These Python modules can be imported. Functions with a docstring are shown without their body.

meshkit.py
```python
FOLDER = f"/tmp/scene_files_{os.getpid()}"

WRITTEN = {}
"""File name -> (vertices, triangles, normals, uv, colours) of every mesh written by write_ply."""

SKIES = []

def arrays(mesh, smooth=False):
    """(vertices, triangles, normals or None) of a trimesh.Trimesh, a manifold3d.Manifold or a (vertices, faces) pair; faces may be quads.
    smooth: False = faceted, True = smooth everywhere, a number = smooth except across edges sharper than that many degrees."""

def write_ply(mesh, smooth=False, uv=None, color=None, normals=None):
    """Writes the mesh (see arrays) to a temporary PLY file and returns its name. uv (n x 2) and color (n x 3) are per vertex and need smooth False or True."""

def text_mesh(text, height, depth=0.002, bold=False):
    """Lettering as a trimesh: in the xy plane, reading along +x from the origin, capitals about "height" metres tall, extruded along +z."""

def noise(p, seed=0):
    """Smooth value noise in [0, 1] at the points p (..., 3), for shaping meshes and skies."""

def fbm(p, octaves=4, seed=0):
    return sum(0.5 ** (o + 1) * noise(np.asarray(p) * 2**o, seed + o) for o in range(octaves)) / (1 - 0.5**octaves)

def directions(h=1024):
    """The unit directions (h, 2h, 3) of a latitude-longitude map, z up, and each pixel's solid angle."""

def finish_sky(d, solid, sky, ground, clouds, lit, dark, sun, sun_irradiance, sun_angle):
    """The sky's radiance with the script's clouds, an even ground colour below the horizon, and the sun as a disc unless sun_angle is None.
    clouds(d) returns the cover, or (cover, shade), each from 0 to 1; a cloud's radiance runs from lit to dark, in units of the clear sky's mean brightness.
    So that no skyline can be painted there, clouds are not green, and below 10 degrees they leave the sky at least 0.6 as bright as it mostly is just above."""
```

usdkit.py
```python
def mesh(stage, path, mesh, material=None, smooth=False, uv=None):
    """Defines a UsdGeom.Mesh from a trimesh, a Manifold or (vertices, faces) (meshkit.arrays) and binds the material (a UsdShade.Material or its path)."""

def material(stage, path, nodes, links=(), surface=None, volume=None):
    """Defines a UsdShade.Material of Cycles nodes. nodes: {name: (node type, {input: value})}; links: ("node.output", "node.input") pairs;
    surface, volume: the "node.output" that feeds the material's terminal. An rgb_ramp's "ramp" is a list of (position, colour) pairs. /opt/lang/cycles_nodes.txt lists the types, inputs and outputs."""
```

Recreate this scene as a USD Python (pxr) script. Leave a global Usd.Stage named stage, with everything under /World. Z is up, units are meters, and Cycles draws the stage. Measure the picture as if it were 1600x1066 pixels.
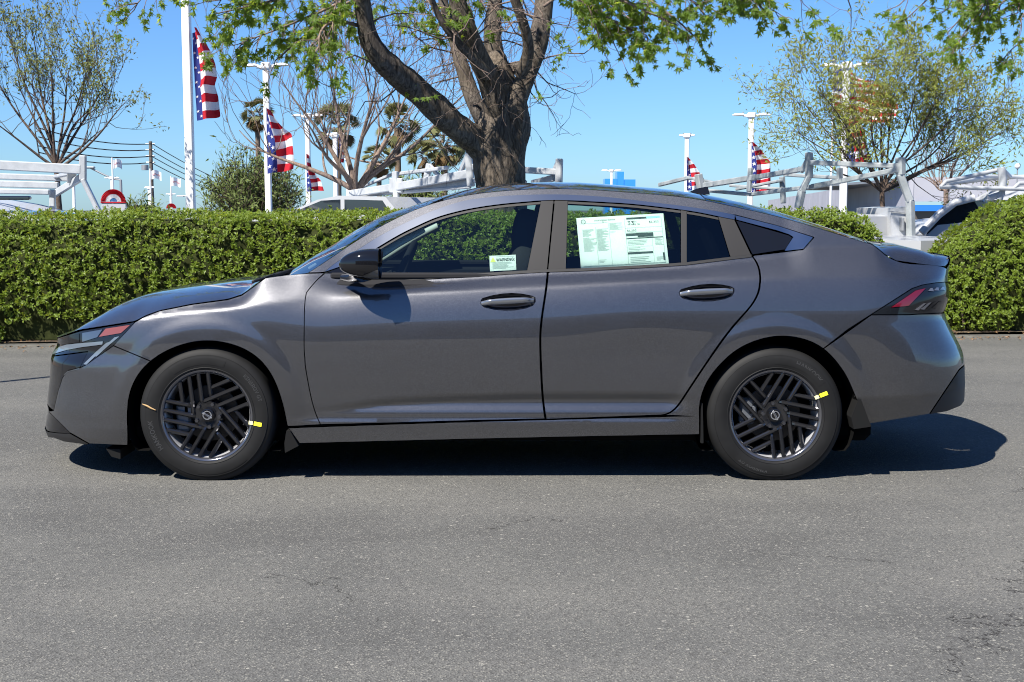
import math, numpy as np, trimesh, usdkit, meshkit
from math import radians, sin, cos, tan, pi, atan2
from pxr import Usd, UsdGeom, UsdLux, UsdShade, Gf, Vt, Sdf
from shapely.geometry import Polygon, Point, box as sbox
from shapely import contains_xy
from scipy.spatial import Delaunay, cKDTree
from scipy.interpolate import PchipInterpolator, CubicSpline

stage = Usd.Stage.CreateInMemory()
UsdGeom.SetStageUpAxis(stage, 'Z'); UsdGeom.SetStageMetersPerUnit(stage, 1.0)
UsdGeom.Xform.Define(stage, '/World'); UsdGeom.Scope.Define(stage, '/World/Looks')

# ---------------------------------------------------------------- camera, sky, sun, exposure
F, PITCH, H = 2025.0, radians(5.8), 1.292            # focal length in photo pixels, tilt down, eye height
cam = UsdGeom.Camera.Define(stage, '/World/camera')
cam.CreateHorizontalApertureAttr(36.0); cam.CreateVerticalApertureAttr(36.0 * 682 / 1024)
cam.CreateFocalLengthAttr(F / 1600 * 36.0); cam.CreateClippingRangeAttr(Gf.Vec2f(0.05, 5000))
cam.AddTranslateOp().Set(Gf.Vec3d(0, 0, H)); cam.AddRotateXOp().Set(90 - math.degrees(PITCH))
cam.CreateExposureAttr(1.15)
SUN = np.array([-0.55, -0.62, 1.0]); SUN /= np.linalg.norm(SUN)
SUN_EL, SUN_ROT = math.asin(SUN[2]), atan2(SUN[0], SUN[1])
def material(name, nodes, links=(), surface='p.BSDF', volume=None):
    return usdkit.material(stage, '/World/Looks/' + name, nodes, links, surface, volume)
sky_mat = material('sky_light', {'s': ('sky_texture', {'sky_type': 'single_scattering', 'sun_disc': False, 'sun_elevation': SUN_EL, 'sun_rotation': SUN_ROT, 'altitude': 50.0, 'air_density': 1.0, 'aerosol_density': 0.25, 'ozone_density': 3.0}),
    'h': ('mix_color', {'blend_type': 'multiply', 'fac': 1.0, 'b': (0.43, 0.665, 1.0)}),
    'b': ('background_shader', {'strength': 0.072})}, [('s.color', 'h.a'), ('h.result', 'b.color')], surface='b.background')
dome = UsdLux.DomeLight.Define(stage, '/World/sky'); UsdShade.MaterialBindingAPI.Apply(dome.GetPrim()).Bind(sky_mat)
dome.GetPrim().SetCustomDataByKey('kind', 'structure')
sun = UsdLux.DistantLight.Define(stage, '/World/sun')
sun.CreateNormalizeAttr(True); sun.CreateIntensityAttr(1.25); sun.CreateAngleAttr(0.53); sun.CreateColorAttr(Gf.Vec3f(1, 0.95, 0.87))
sun.AddRotateZOp().Set(math.degrees(-SUN_ROT)); sun.AddRotateXOp().Set(-math.degrees(pi / 2 - SUN_EL))

# ---------------------------------------------------------------- helpers
rng = np.random.default_rng(7)
used = {}
def numbered(parent, name):
    k = used.get((parent, name), 0); used[(parent, name)] = k + 1
    return f'{parent}/{name}' + (f'_{k:03d}' if k else '')
def tag(p, label=None, cat=None, group=None, kind=None):
    p = p.GetPrim() if hasattr(p, 'GetPrim') else p
    for k, v in (('label', label), ('category', cat), ('group', group), ('kind', kind)):
        if v: p.SetCustomDataByKey(k, v)
    return p
def thing(name, label, cat, loc=(0, 0, 0), group=None, rotz=0.0):
    x = UsdGeom.Xform.Define(stage, numbered('/World', name)); x.AddTranslateOp().Set(Gf.Vec3d(*map(float, loc)))
    if rotz: x.AddRotateZOp().Set(math.degrees(rotz))
    return tag(x, label, cat, group)
def obj(name, mesh, mat, parent=None, smooth=False, label=None, kind=None, normals=None):
    """One Mesh prim under the given prim, or under /World."""
    path = numbered(str(parent.GetPath()) if parent is not None else '/World', name)
    if normals is None:
        m = usdkit.mesh(stage, path, mesh, mat, smooth)
    else:
        m = usdkit.mesh(stage, path, mesh, mat, False)
        m.CreateNormalsAttr(Vt.Vec3fArray.FromNumpy(np.asarray(normals, np.float32))); m.SetNormalsInterpolation('vertex')
    return tag(m, label=label, kind=kind)
def ray(u, v):
    a, b = (np.asarray(u, float) - 800) / F, (533 - np.asarray(v, float)) / F
    dy, dz = cos(PITCH) + b * sin(PITCH), -sin(PITCH) + b * cos(PITCH)
    return a / dy, dz / dy
def at(u, v, Y):
    """World point at distance Y behind photo pixel (u, v)."""
    dx, dz = ray(u, v)
    return np.stack(np.broadcast_arrays(dx * Y, Y + 0 * dx, H + dz * Y), -1)
def ground(u, v):
    dx, dz = ray(u, v); Y = -H / dz
    return np.array([dx * Y, Y, 0.0])
def proj(p):
    p = np.asarray(p, float); y, z = p[..., 1], p[..., 2] - H
    d = y * cos(PITCH) - z * sin(PITCH); b = (z * cos(PITCH) + y * sin(PITCH)) / d
    return 800 + F * p[..., 0] / d, 533 - F * b
def cat_(ms):
    """Joins (vertices, triangles) pairs."""
    vs, fs, n = [], [], 0
    for m in ms:
        v, f = (np.asarray(m.vertices), np.asarray(m.faces)) if hasattr(m, 'faces') else m
        vs.append(v); fs.append(np.asarray(f) + n); n += len(v)
    return np.vstack(vs), np.vstack(fs)
def box(size, at_=(0, 0, 0), ch=0.0, rot=None):
    """Box with chamfered edges."""
    sx, sy, sz = np.asarray(size, float) / 2
    if ch <= 0:
        m = trimesh.creation.box(size); v, f = np.array(m.vertices), np.array(m.faces)
    else:
        c = min(ch, sx * .9, sy * .9, sz * .9); pts = []
        for a in (-1, 1):
            for b in (-1, 1):
                for d in (-1, 1):
                    pts += [(a * sx, b * (sy - c), d * (sz - c)), (a * (sx - c), b * sy, d * (sz - c)), (a * (sx - c), b * (sy - c), d * sz)]
        m = trimesh.convex.convex_hull(np.array(pts)); v, f = np.array(m.vertices), np.array(m.faces)
    if rot is not None: v = v @ np.asarray(rot).T
    return v + np.asarray(at_, float), f
def frame_of(d):
    d = np.asarray(d, float); d = d / np.linalg.norm(d)
    a = np.array([0, 0, 1.0]) if abs(d[2]) < .9 else np.array([1.0, 0, 0])
    x = np.cross(a, d); x /= np.linalg.norm(x)
    return np.stack([x, np.cross(d, x), d], 1)
def beam(a, b, w, h, ch=0.004):
    """Rectangular bar from a to b, h tall (the side nearest to up), w wide."""
    a, b = np.asarray(a, float), np.asarray(b, float); d = b - a; L = np.linalg.norm(d); d /= L
    up = np.array([0, 0, 1.0]) if abs(d[2]) < .95 else np.array([0, 1.0, 0])
    x = np.cross(d, up); x /= np.linalg.norm(x); z = np.cross(x, d)
    return box((w, L, h), (a + b) / 2, ch, np.stack([x, d, z], 1))
def tube(pts, radii, n=8, cap=True):
    """Round tube along a polyline with a radius at each point."""
    P = np.asarray(pts, float); k = len(P); R = np.broadcast_to(np.asarray(radii, float), (k,))
    T = np.gradient(P, axis=0); T /= np.maximum(np.linalg.norm(T, axis=1, keepdims=True), 1e-9)
    fr = frame_of(T[0]); x = fr[:, 0]; ang = np.arange(n) * 2 * pi / n; V = []
    for i in range(k):
        x = x - T[i] * (x @ T[i]); x /= max(np.linalg.norm(x), 1e-9); y = np.cross(T[i], x)
        V.append(P[i] + R[i] * (np.cos(ang)[:, None] * x + np.sin(ang)[:, None] * y))
    V = np.vstack(V); i0 = (np.arange(k - 1)[:, None] * n + np.arange(n)).ravel(); i1 = (np.arange(k - 1)[:, None] * n + (np.arange(n) + 1) % n).ravel()
    f = np.vstack([np.stack([i0, i1, i1 + n], 1), np.stack([i0, i1 + n, i0 + n], 1)])
    if cap:
        V = np.vstack([V, P[:1], P[-1:]]); c0, c1 = len(V) - 2, len(V) - 1; r = np.arange(n)
        f = np.vstack([f, np.stack([np.full(n, c0), (r + 1) % n, r], 1), np.stack([np.full(n, c1), (k - 1) * n + r, (k - 1) * n + (r + 1) % n], 1)])
    return V, f
def grid_faces(a, b):
    i = (np.arange(a - 1)[:, None] * b + np.arange(b - 1)).ravel()
    return np.vstack([np.stack([i, i + b, i + b + 1], 1), np.stack([i, i + b + 1, i + 1], 1)])
def lathe(profile, n=48, axis='y', centre=(0, 0, 0)):
    """Surface of revolution; profile is (radius, along the axis)."""
    p = np.asarray(profile, float); ang = np.linspace(0, 2 * pi, n, endpoint=False); k = len(p)
    r, h = p[:, 0], p[:, 1]
    c, s = np.cos(ang), np.sin(ang)
    if axis == 'y': V = np.stack([r[:, None] * c, np.broadcast_to(h[:, None], (k, n)), r[:, None] * s], -1)
    else: V = np.stack([r[:, None] * c, r[:, None] * s, np.broadcast_to(h[:, None], (k, n))], -1)
    i0 = (np.arange(k - 1)[:, None] * n + np.arange(n)).ravel(); i1 = (np.arange(k - 1)[:, None] * n + (np.arange(n) + 1) % n).ravel()
    f = np.vstack([np.stack([i0, i1, i1 + n], 1), np.stack([i0, i1 + n, i0 + n], 1)])
    if axis == 'y': f = f[:, ::-1]
    return V.reshape(-1, 3) + np.asarray(centre), f
def sm(t):
    t = np.clip(t, 0, 1); return t * t * (3 - 2 * t)

# ---------------------------------------------------------------- plain materials
def plain(name, col, rough=0.5, metal=0.0, coat=0.0, spec=0.5, **kw):
    return material(name, {'p': ('principled_bsdf', {'base_color': col, 'roughness': rough, 'metallic': metal, 'coat_weight': coat, 'specular_ior_level': spec, **kw})})
def worn(name, col, col2, scale, rough=0.5, metal=0.0, bump=0.0, lo=0.35, hi=0.65, detail=5.0, spec=0.5, coat=0.0):
    """A material whose colour wanders between two tones."""
    n = {'g': ('geometry', {}), 'n': ('noise_texture', {'scale': scale, 'detail': detail, 'roughness': 0.6}), 'r': ('rgb_ramp', {'ramp': [(lo, col), (hi, col2)]}),
         'p': ('principled_bsdf', {'roughness': rough, 'metallic': metal, 'specular_ior_level': spec, 'coat_weight': coat})}
    l = [('g.position', 'n.vector'), ('n.fac', 'r.fac'), ('r.color', 'p.base_color')]
    if bump:
        n['b'] = ('bump', {'strength': 1.0, 'distance': bump}); l += [('n.fac', 'b.height'), ('b.normal', 'p.normal')]
    return material(name, n, l)
# ---------------------------------------------------------------- ground
asphalt = material('asphalt', {
    'g': ('geometry', {}),
    'big': ('noise_texture', {'scale': 0.7, 'detail': 5.0, 'roughness': 0.6, 'distortion': 0.6}),
    'mp': ('mapping', {'scale': (0.22, 1.0, 1.0)}),
    'band': ('noise_texture', {'scale': 1.1, 'detail': 4.0, 'roughness': 0.55}),
    'bm': ('mix_float', {'fac': 0.5}),
    'br': ('rgb_ramp', {'ramp': [(0.30, (0.062, 0.0615, 0.058)), (0.48, (0.096, 0.095, 0.0885)), (0.72, (0.138, 0.134, 0.121))]}),
    'v': ('voronoi_texture', {'scale': 150.0, 'randomness': 1.0}),
    'vs': ('separate_color', {}),
    'spk': ('math', {'math_type': 'greater_than', 'value2': 0.84}),
    'core': ('math', {'math_type': 'less_than', 'value2': 0.5}),
    'spm': ('math', {'math_type': 'multiply'}),
    'drk': ('math', {'math_type': 'less_than', 'value2': 0.26}),
    'drs': ('math', {'math_type': 'multiply', 'value2': 0.55}),
    'v2': ('voronoi_texture', {'scale': 48.0, 'randomness': 1.0}),
    'v2s': ('separate_color', {}),
    'spk2': ('math', {'math_type': 'greater_than', 'value2': 0.966}),
    'core2': ('math', {'math_type': 'less_than', 'value2': 0.28}),
    'spm2': ('math', {'math_type': 'multiply'}),
    'nf': ('noise_texture', {'scale': 300.0, 'detail': 2.0}),
    'nfr': ('rgb_ramp', {'ramp': [(0.3, (0.72, 0.72, 0.72)), (0.7, (1.25, 1.25, 1.25))]}),
    'm0': ('mix_color', {'blend_type': 'multiply', 'fac': 1.0}),
    'm1': ('mix_color', {'b': (0.045, 0.044, 0.041)}),
    'm2': ('mix_color', {'b': (0.185, 0.178, 0.155)}),
    'm3': ('mix_color', {'b': (0.24, 0.23, 0.20)}),
    # hairline cracks
    'cn': ('noise_texture', {'scale': 2.2, 'detail': 6.0, 'roughness': 0.7}),
    'cv0': ('vector_math', {'math_type': 'scale', 'scale': 0.55}),
    'cv1': ('vector_math', {'math_type': 'add'}),
    'cv': ('voronoi_texture', {'feature': 'distance_to_edge', 'scale': 0.42}),
    'cl': ('math', {'math_type': 'less_than', 'value2': 0.0014}),
    'cm': ('noise_texture', {'scale': 0.9, 'detail': 3.0}),
    'cmg': ('math', {'math_type': 'greater_than', 'value2': 0.565}),
    'cc': ('math', {'math_type': 'multiply'}),
    'm4': ('mix_color', {'b': (0.028, 0.027, 0.025)}),
    'bmp': ('bump', {'strength': 0.75, 'distance': 0.004}),
    'p': ('principled_bsdf', {'roughness': 0.88, 'specular_ior_level': 0.22})},
    [('g.position', 'big.vector'), ('g.position', 'mp.vector'), ('mp.vector', 'band.vector'), ('big.fac', 'bm.a'), ('band.fac', 'bm.b'), ('bm.result', 'br.fac'),
     ('g.position', 'v.vector'), ('v.color', 'vs.color'), ('vs.r', 'spk.value1'), ('v.distance', 'core.value1'), ('spk.value', 'spm.value1'), ('core.value', 'spm.value2'),
     ('vs.g', 'drk.value1'), ('drk.value', 'drs.value1'), ('g.position', 'v2.vector'), ('v2.color', 'v2s.color'), ('v2s.r', 'spk2.value1'), ('v2.distance', 'core2.value1'),
     ('spk2.value', 'spm2.value1'), ('core2.value', 'spm2.value2'), ('g.position', 'nf.vector'), ('nf.fac', 'nfr.fac'), ('br.color', 'm0.a'), ('nfr.color', 'm0.b'),
     ('m0.result', 'm1.a'), ('drs.value', 'm1.fac'), ('m1.result', 'm2.a'), ('spm.value', 'm2.fac'), ('m2.result', 'm3.a'), ('spm2.value', 'm3.fac'),
     ('g.position', 'cn.vector'), ('cn.color', 'cv0.vector1'), ('g.position', 'cv1.vector1'), ('cv0.vector', 'cv1.vector2'), ('cv1.vector', 'cv.vector'), ('cv.distance', 'cl.value1'),
     ('g.position', 'cm.vector'), ('cm.fac', 'cmg.value1'), ('cl.value', 'cc.value1'), ('cmg.value', 'cc.value2'), ('m3.result', 'm4.a'), ('cc.value', 'm4.fac'),
     ('m4.result', 'p.base_color'), ('v.distance', 'bmp.height'), ('bmp.normal', 'p.normal')])
gv = []
xs = np.concatenate([[-900, -300, -100, -40, -20], np.linspace(-12, 12, 49), [20, 40, 100, 300, 900]]); ys = np.concatenate([[-300, -100, -30], np.linspace(-8, 24, 65), [40, 80, 200, 1500]])
X, Y = np.meshgrid(xs, ys, indexing='ij')
Z = -0.012 * meshkit.fbm(np.stack([X * .35, Y * .35, 0 * X], -1), 3, 5); Z = np.where((abs(X) > 12) | (Y > 24) | (Y < -8), -0.012, Z)
Z *= sm((np.hypot(X / 3.2, (Y - 6.9) / 2.0) - 1) / .5)
obj('parking_lot', (np.stack([X, Y, Z], -1).reshape(-1, 3), grid_faces(*X.shape)), asphalt, smooth=True, kind='structure')
# ---------------------------------------------------------------- the car: body surface
YC = 6.99
paint = material('grey_metallic_paint', {
    'g': ('geometry', {}), 'v': ('voronoi_texture', {'scale': 650.0}), 's': ('separate_color', {}),
    'r': ('rgb_ramp', {'ramp': [(0.0, (0.052, 0.052, 0.0555)), (0.6, (0.067, 0.067, 0.0715)), (1.0, (0.110, 0.110, 0.117))]}),
    'ro': ('map_range', {'from_min': 0.0, 'from_max': 1.0, 'to_min': 0.34, 'to_max': 0.44}),
    'p': ('principled_bsdf', {'metallic': 0.80, 'roughness': 0.4, 'coat_weight': 1.0, 'coat_roughness': 0.02, 'coat_ior': 1.75})},
    [('g.position', 'v.vector'), ('v.color', 's.color'), ('s.r', 'r.fac'), ('r.color', 'p.base_color'), ('s.g', 'ro.value'), ('ro.result', 'p.roughness')])
black_gloss = plain('black_gloss', (0.006, 0.006, 0.007), 0.04)
black_plastic = plain('black_plastic', (0.013, 0.0125, 0.0125), 0.55, spec=0.35)
satin_black = plain('satin_black_pillar', (0.020, 0.019, 0.019), 0.55, spec=0.25)
dark_shell = plain('dark_underbody', (0.006, 0.006, 0.006), 0.9, spec=0.0)
bright_trim = plain('bright_window_trim', (0.32, 0.33, 0.35), 0.2, metal=1.0)
def pane(name, tint, rough=0.0):
    return material(name, {'f': ('fresnel', {'IOR': 1.5}), 't': ('transparent_bsdf', {'color': tint}), 'gl': ('glossy_bsdf', {'color': (0.95, 0.97, 1), 'roughness': rough}), 'm': ('mix_closure', {})},
        [('f.fac', 'm.fac'), ('t.BSDF', 'm.closure1'), ('gl.BSDF', 'm.closure2')], surface='m.closure')
side_glass = pane('side_window_glass', (0.64, 0.76, 0.72))
rear_glass = pane('dark_window_glass', (0.14, 0.17, 0.18))
screen_glass = pane('windscreen_glass', (0.40, 0.48, 0.50))
amber = plain('amber_lens', (0.17, 0.045, 0.030), 0.12, coat=1.0)
red_lens = plain('red_lens', (0.12, 0.003, 0.011), 0.10, coat=1.0)
pale_lens = plain('pale_lens', (0.10, 0.125, 0.155), 0.12, coat=0.5)
dark_lens = plain('smoked_lens', (0.008, 0.009, 0.011), 0.04)
interior_dark = plain('dark_cabin_fabric', (0.026, 0.026, 0.028), 0.9, spec=0.0)
interior_trim = plain('pale_cabin_trim', (0.80, 0.80, 0.74), 0.7, spec=0.1)
handle_paint = plain('grey_handle_paint', (0.26, 0.27, 0.29), 0.2, metal=0.75, coat=0.8)
rubber = worn('tyre_rubber', (0.0065, 0.0065, 0.0065), (0.010, 0.010, 0.010), 9.0, 0.66, spec=0.24)
rubber_print = plain('raised_rubber_letters', (0.030, 0.030, 0.030), 0.45)
rim_dark = plain('dark_gloss_wheel', (0.055, 0.055, 0.060), 0.18, metal=0.85, coat=0.6)
rim_barrel = plain('wheel_barrel', (0.42, 0.42, 0.43), 0.28, metal=0.35, coat=0.4)
rim_edge = plain('wheel_lip', (0.11, 0.11, 0.12), 0.14, metal=0.7, coat=0.8)
brake_steel = plain('brake_steel', (0.07, 0.065, 0.06), 0.5, metal=0.8)
nut_steel = plain('nut_steel', (0.12, 0.12, 0.13), 0.25, metal=0.9)
logo_silver = plain('silver_emblem', (0.62, 0.63, 0.65), 0.22, metal=0.9)
sheet_white = plain('white_paper', (0.74, 0.76, 0.74), 0.8)
print_grey = plain('grey_print', (0.36, 0.42, 0.40), 0.8)
print_dark = plain('dark_print', (0.05, 0.07, 0.07), 0.8)
print_cyan = plain('cyan_print', (0.35, 0.62, 0.70), 0.8)
warn_yellow = plain('warning_yellow', (0.72, 0.80, 0.18), 0.8)
tag_yellow = plain('yellow_tag', (0.85, 0.78, 0.03), 0.6)
tag_cream = plain('cream_tag', (0.80, 0.76, 0.40), 0.6)
rubber_mark = plain('ochre_tyre_mark', (0.42, 0.27, 0.12), 0.8)

def curve(pts, yc, key='z'):
    """Height (or x) along the car from photo readings of a line whose half width is yc."""
    w = np.array([at(u, v, YC - y) for (u, v), y in zip(pts, np.broadcast_to(yc, len(pts)))])
    return PchipInterpolator(w[:, 0], w[:, 2])
def ext(f, lo, hi): return lambda x: f(np.clip(x, lo, hi))
def tab(xs, ys):
    f = PchipInterpolator(xs, ys); return lambda x: f(np.clip(x, xs[0], xs[-1]))
_zs = curve([(150, 512), (221, 498), (340, 484.5), (474, 471), (630, 459), (850, 450), (1010, 441), (1187, 437), (1320, 437), (1480, 441)], .88)
_zs_r = (_zs.x[0], _zs.x[-1]); z_sh = ext(_zs, *_zs_r)
_zb = curve([(150, 507), (211, 499), (228, 492), (249.5, 485.5), (300, 475.5), (356, 468), (378, 461), (415, 434), (447, 430), (481, 427), (597, 437), (721, 430.5), (855, 421.5), (907, 420), (1071, 411), (1141, 402), (1174, 398.5), (1255, 388), (1361, 384), (1400, 405), (1480, 416)],
            [.64, .70, .71, .75, .79, .81, .81, .79, .785, .785, .79, .795, .795, .795, .795, .785, .775, .755, .72, .70, .70])
z_belt0 = ext(_zb, _zb.x[0], _zb.x[-1])
def z_belt(x): return z_belt0(x) - .026 * sm((x + 1.0) / .2) * (1 - sm((x - 1.30) / .15))
y_belt = tab([-2.3, -2.0, -1.45, -1.30, -1.17, -1.02, -0.95, -0.6, 0.0, 0.8, 1.2, 1.45, 1.8, 2.2], [.86, .86, .83, .81, .795, .785, .785, .788, .795, .795, .775, .755, .745, .745])
XW, ZW, RT, RA = (-1.453, 1.2545), 0.315, 0.3265, 0.378
def W(x): return 0.906 - 0.010 * ((x - 0.1) / 1.6) ** 2
z_low = tab([-1.1, -.9, -.6, -.2, .2, .6, .8], [.335, .352, .395, .417, .425, .425, .42])
def half_width0(x, z):
    w, zs, zb, yb = W(x), z_sh(x), z_belt(x), y_belt(x)
    drop = .044 - .022 * sm((-0.85 - x) / .35); ys = w - drop
    d = z - .60
    y = np.where(d > 0, w - drop * (np.clip(d, 0, None) / np.maximum(zs - .60, .06)) ** 3.0, w - .022 * (np.clip(-d, 0, .5) / .42) ** 2)
    t = np.clip((z - zs) / np.maximum(zb - zs, .015), 0, 1)
    y = np.where(z > zs, ys + (yb - ys) * (t ** 1.18), y)
    dz = z - zb
    y = np.where(dz > 0, yb - .40 * dz - .30 * dz ** 2, y)
    for xw in XW:                                                    # flared wheel arches
        r = np.hypot(x - xw, (z - ZW)); dd = r - RA
        flare = .007 * (1 - sm((dd - .040) / .070))
        y = y + flare * sm((z - .22) / .25) * (1 - sm((z - .84) / .1))
    zl = z_low(x); m = sm((x + 1.12) / .25) * (1 - sm((x - .72) / .16))
    y = y - m * .019 * sm((zl - z) / .030) * (1 - sm((.385 - z) / .065))  # hollow along the bottom of the doors
    y = y + .008 * sm((.30 - z) / .01) * m
    # tucked lower edge of the bumpers
    mb = sm((-1.72 - x) / .1) + sm((x - 1.55) / .1)
    zc = np.where(x < 0, .245, .40 + .03 * (x - 1.6))
    y = y - mb * (.16 + .22 * (x > 0)) * np.clip(zc - z, 0, None)
    # scoop in the rear door ahead of the rear wheel
    y = y - .005 * np.exp(-((x - .62) / .28) ** 2 - ((z - .62) / .13) ** 2)
    return y
def half_width(x, z):
    """Body half width with its creases rounded off a little."""
    return sum(k * half_width0(x, z + o) for o, k in ((-.010, .15), (-.005, .2), (0, .3), (.005, .2), (.010, .15)))
# plan shape of the two ends: a superellipse corner, by arc length
NF, NR, AF, AR = 2.5, 2.9, 0.80, 0.62
def corner(n, A, B=0.88):
    t = np.linspace(0, pi / 2, 4001); cx, sy = 1 - np.cos(t) ** (2 / n), np.sin(t) ** (2 / n)
    s = np.concatenate([[0], np.cumsum(np.hypot(np.diff(cx) * A, np.diff(sy) * B))])
    u = np.linspace(0, s[-1], 500); return s[-1], CubicSpline(u, np.interp(u, s, cx)), CubicSpline(u, np.interp(u, s, sy)), (np.interp(u, s, cx), u)
LF, cxF, syF, invF = corner(NF, AF); LR, cxR, syR, invR = corner(NR, AR)
LS = 3.05
ZG = np.linspace(.10, 1.12, 52); XFv, XRv = np.full(52, -2.38), np.full(52, 2.28)
def ends(z): return np.interp(z, ZG, XFv), np.interp(z, ZG, XRv)
def surf(s, z, off=0.0):
    """Body surface, left half: s runs round the plan outline from the nose to the tail, z is height. Returns x, half width."""
    s, z = np.broadcast_arrays(np.asarray(s, float), np.asarray(z, float)); xf, xr = ends(z)
    sf, sr = np.clip(s, 0, LF), np.clip(LF + LS + LR - s, 0, LR); k = np.clip((s - LF) / LS, 0, 1)
    a, b = xf + AF, xr - AR
    x = np.where(s < LF, xf + AF * cxF(sf), np.where(s > LF + LS, xr - AR * cxR(sr), a + (b - a) * k))
    m = np.where(s < LF, syF(sf), np.where(s > LF + LS, syR(sr), 1.0))
    y = half_width(x, z) * m
    return x, y
def P3(s, z, off=0.0):
    s, z = np.broadcast_arrays(np.asarray(s, float), np.asarray(z, float))
    x, y = surf(s, z); p = np.stack([x, -y, z], -1)
    e = .004; sl, sh = np.maximum(s - e, 0), s + e
    xa, ya = surf(sl, z); xb, yb = surf(sh, z); xc, yc = surf(s, z - e); xd, yd = surf(s, z + e)
    n = np.cross(np.stack([xb - xa, -(yb - ya), 0 * z], -1), np.stack([xd - xc, -(yd - yc), np.full(z.shape, 2 * e)], -1))
    n /= np.maximum(np.linalg.norm(n, axis=-1, keepdims=True), 1e-12)
    return p + n * off, n
def inverse(x, z):
    xf, xr = ends(z); a, b = xf + AF, xr - AR
    sF = np.interp(np.clip((x - xf) / AF, 0, 1), invF[0], invF[1]); sR = LF + LS + LR - np.interp(np.clip((xr - x) / AR, 0, 1), invR[0], invR[1])
    return np.where(x < a, sF, np.where(x > b, sR, LF + LS * (x - a) / (b - a)))
# fit the two ends to the nose and tail outline read from the photograph
_nose = np.array([(520, 89), (527, 88), (539, 91), (551, 82), (558, 78), (594, 76.5), (625, 73), (634, 72), (643, 74), (650, 72), (667, 69), (673, 71), (683, 76), (695, 84), (720, 90)])
_tail = np.array([(380, 1480), (396, 1483), (404, 1485.6), (414, 1484.5), (428, 1481), (441, 1480), (451, 1483.6), (465, 1482.5), (482, 1476), (491, 1475.5), (518, 1488), (546, 1503), (560, 1507), (571, 1508), (600, 1508.5), (629, 1507.5), (640, 1502), (660, 1493), (720, 1480)])
for _ in range(12):
    s = np.linspace(0, LF, 90); S_, Z_ = np.meshgrid(s, ZG); x, y = surf(S_, Z_); u, v = proj(np.stack([x, YC - y, Z_], -1))
    i = u.argmin(1); r = np.arange(52); want = np.interp(v[r, i], _nose[:, 0], _nose[:, 1]); XFv = XFv + (want - u[r, i]) / 310
    s = np.linspace(LF + LS, LF + LS + LR, 90); S_, Z_ = np.meshgrid(s, ZG); x, y = surf(S_, Z_); u, v = proj(np.stack([x, YC - y, Z_], -1))
    i = u.argmax(1); want = np.interp(v[r, i], _tail[:, 0], _tail[:, 1]); XRv = XRv + (want - u[r, i]) / 310
def smooth1(a, k=1):
    for _ in range(k): a = np.convolve(np.pad(a, 1, 'edge'), [.25, .5, .25], 'valid')
    return a
XFv, XRv = smooth1(XFv, 1), smooth1(XRv, 1)
def on_body(u, v, off=0.0):
    """(s, z) of the body point seen at photo pixel (u, v)."""
    yc = np.full(np.shape(u), .86)
    for _ in range(16):
        p = at(u, v, YC - yc); s = inverse(p[..., 0], p[..., 2]); _, y = surf(s, p[..., 2]); yc = yc + .6 * (np.clip(y, .25, 1) - yc)
    p = at(u, v, YC - yc); return inverse(p[..., 0], p[..., 2]), p[..., 2]
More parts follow.
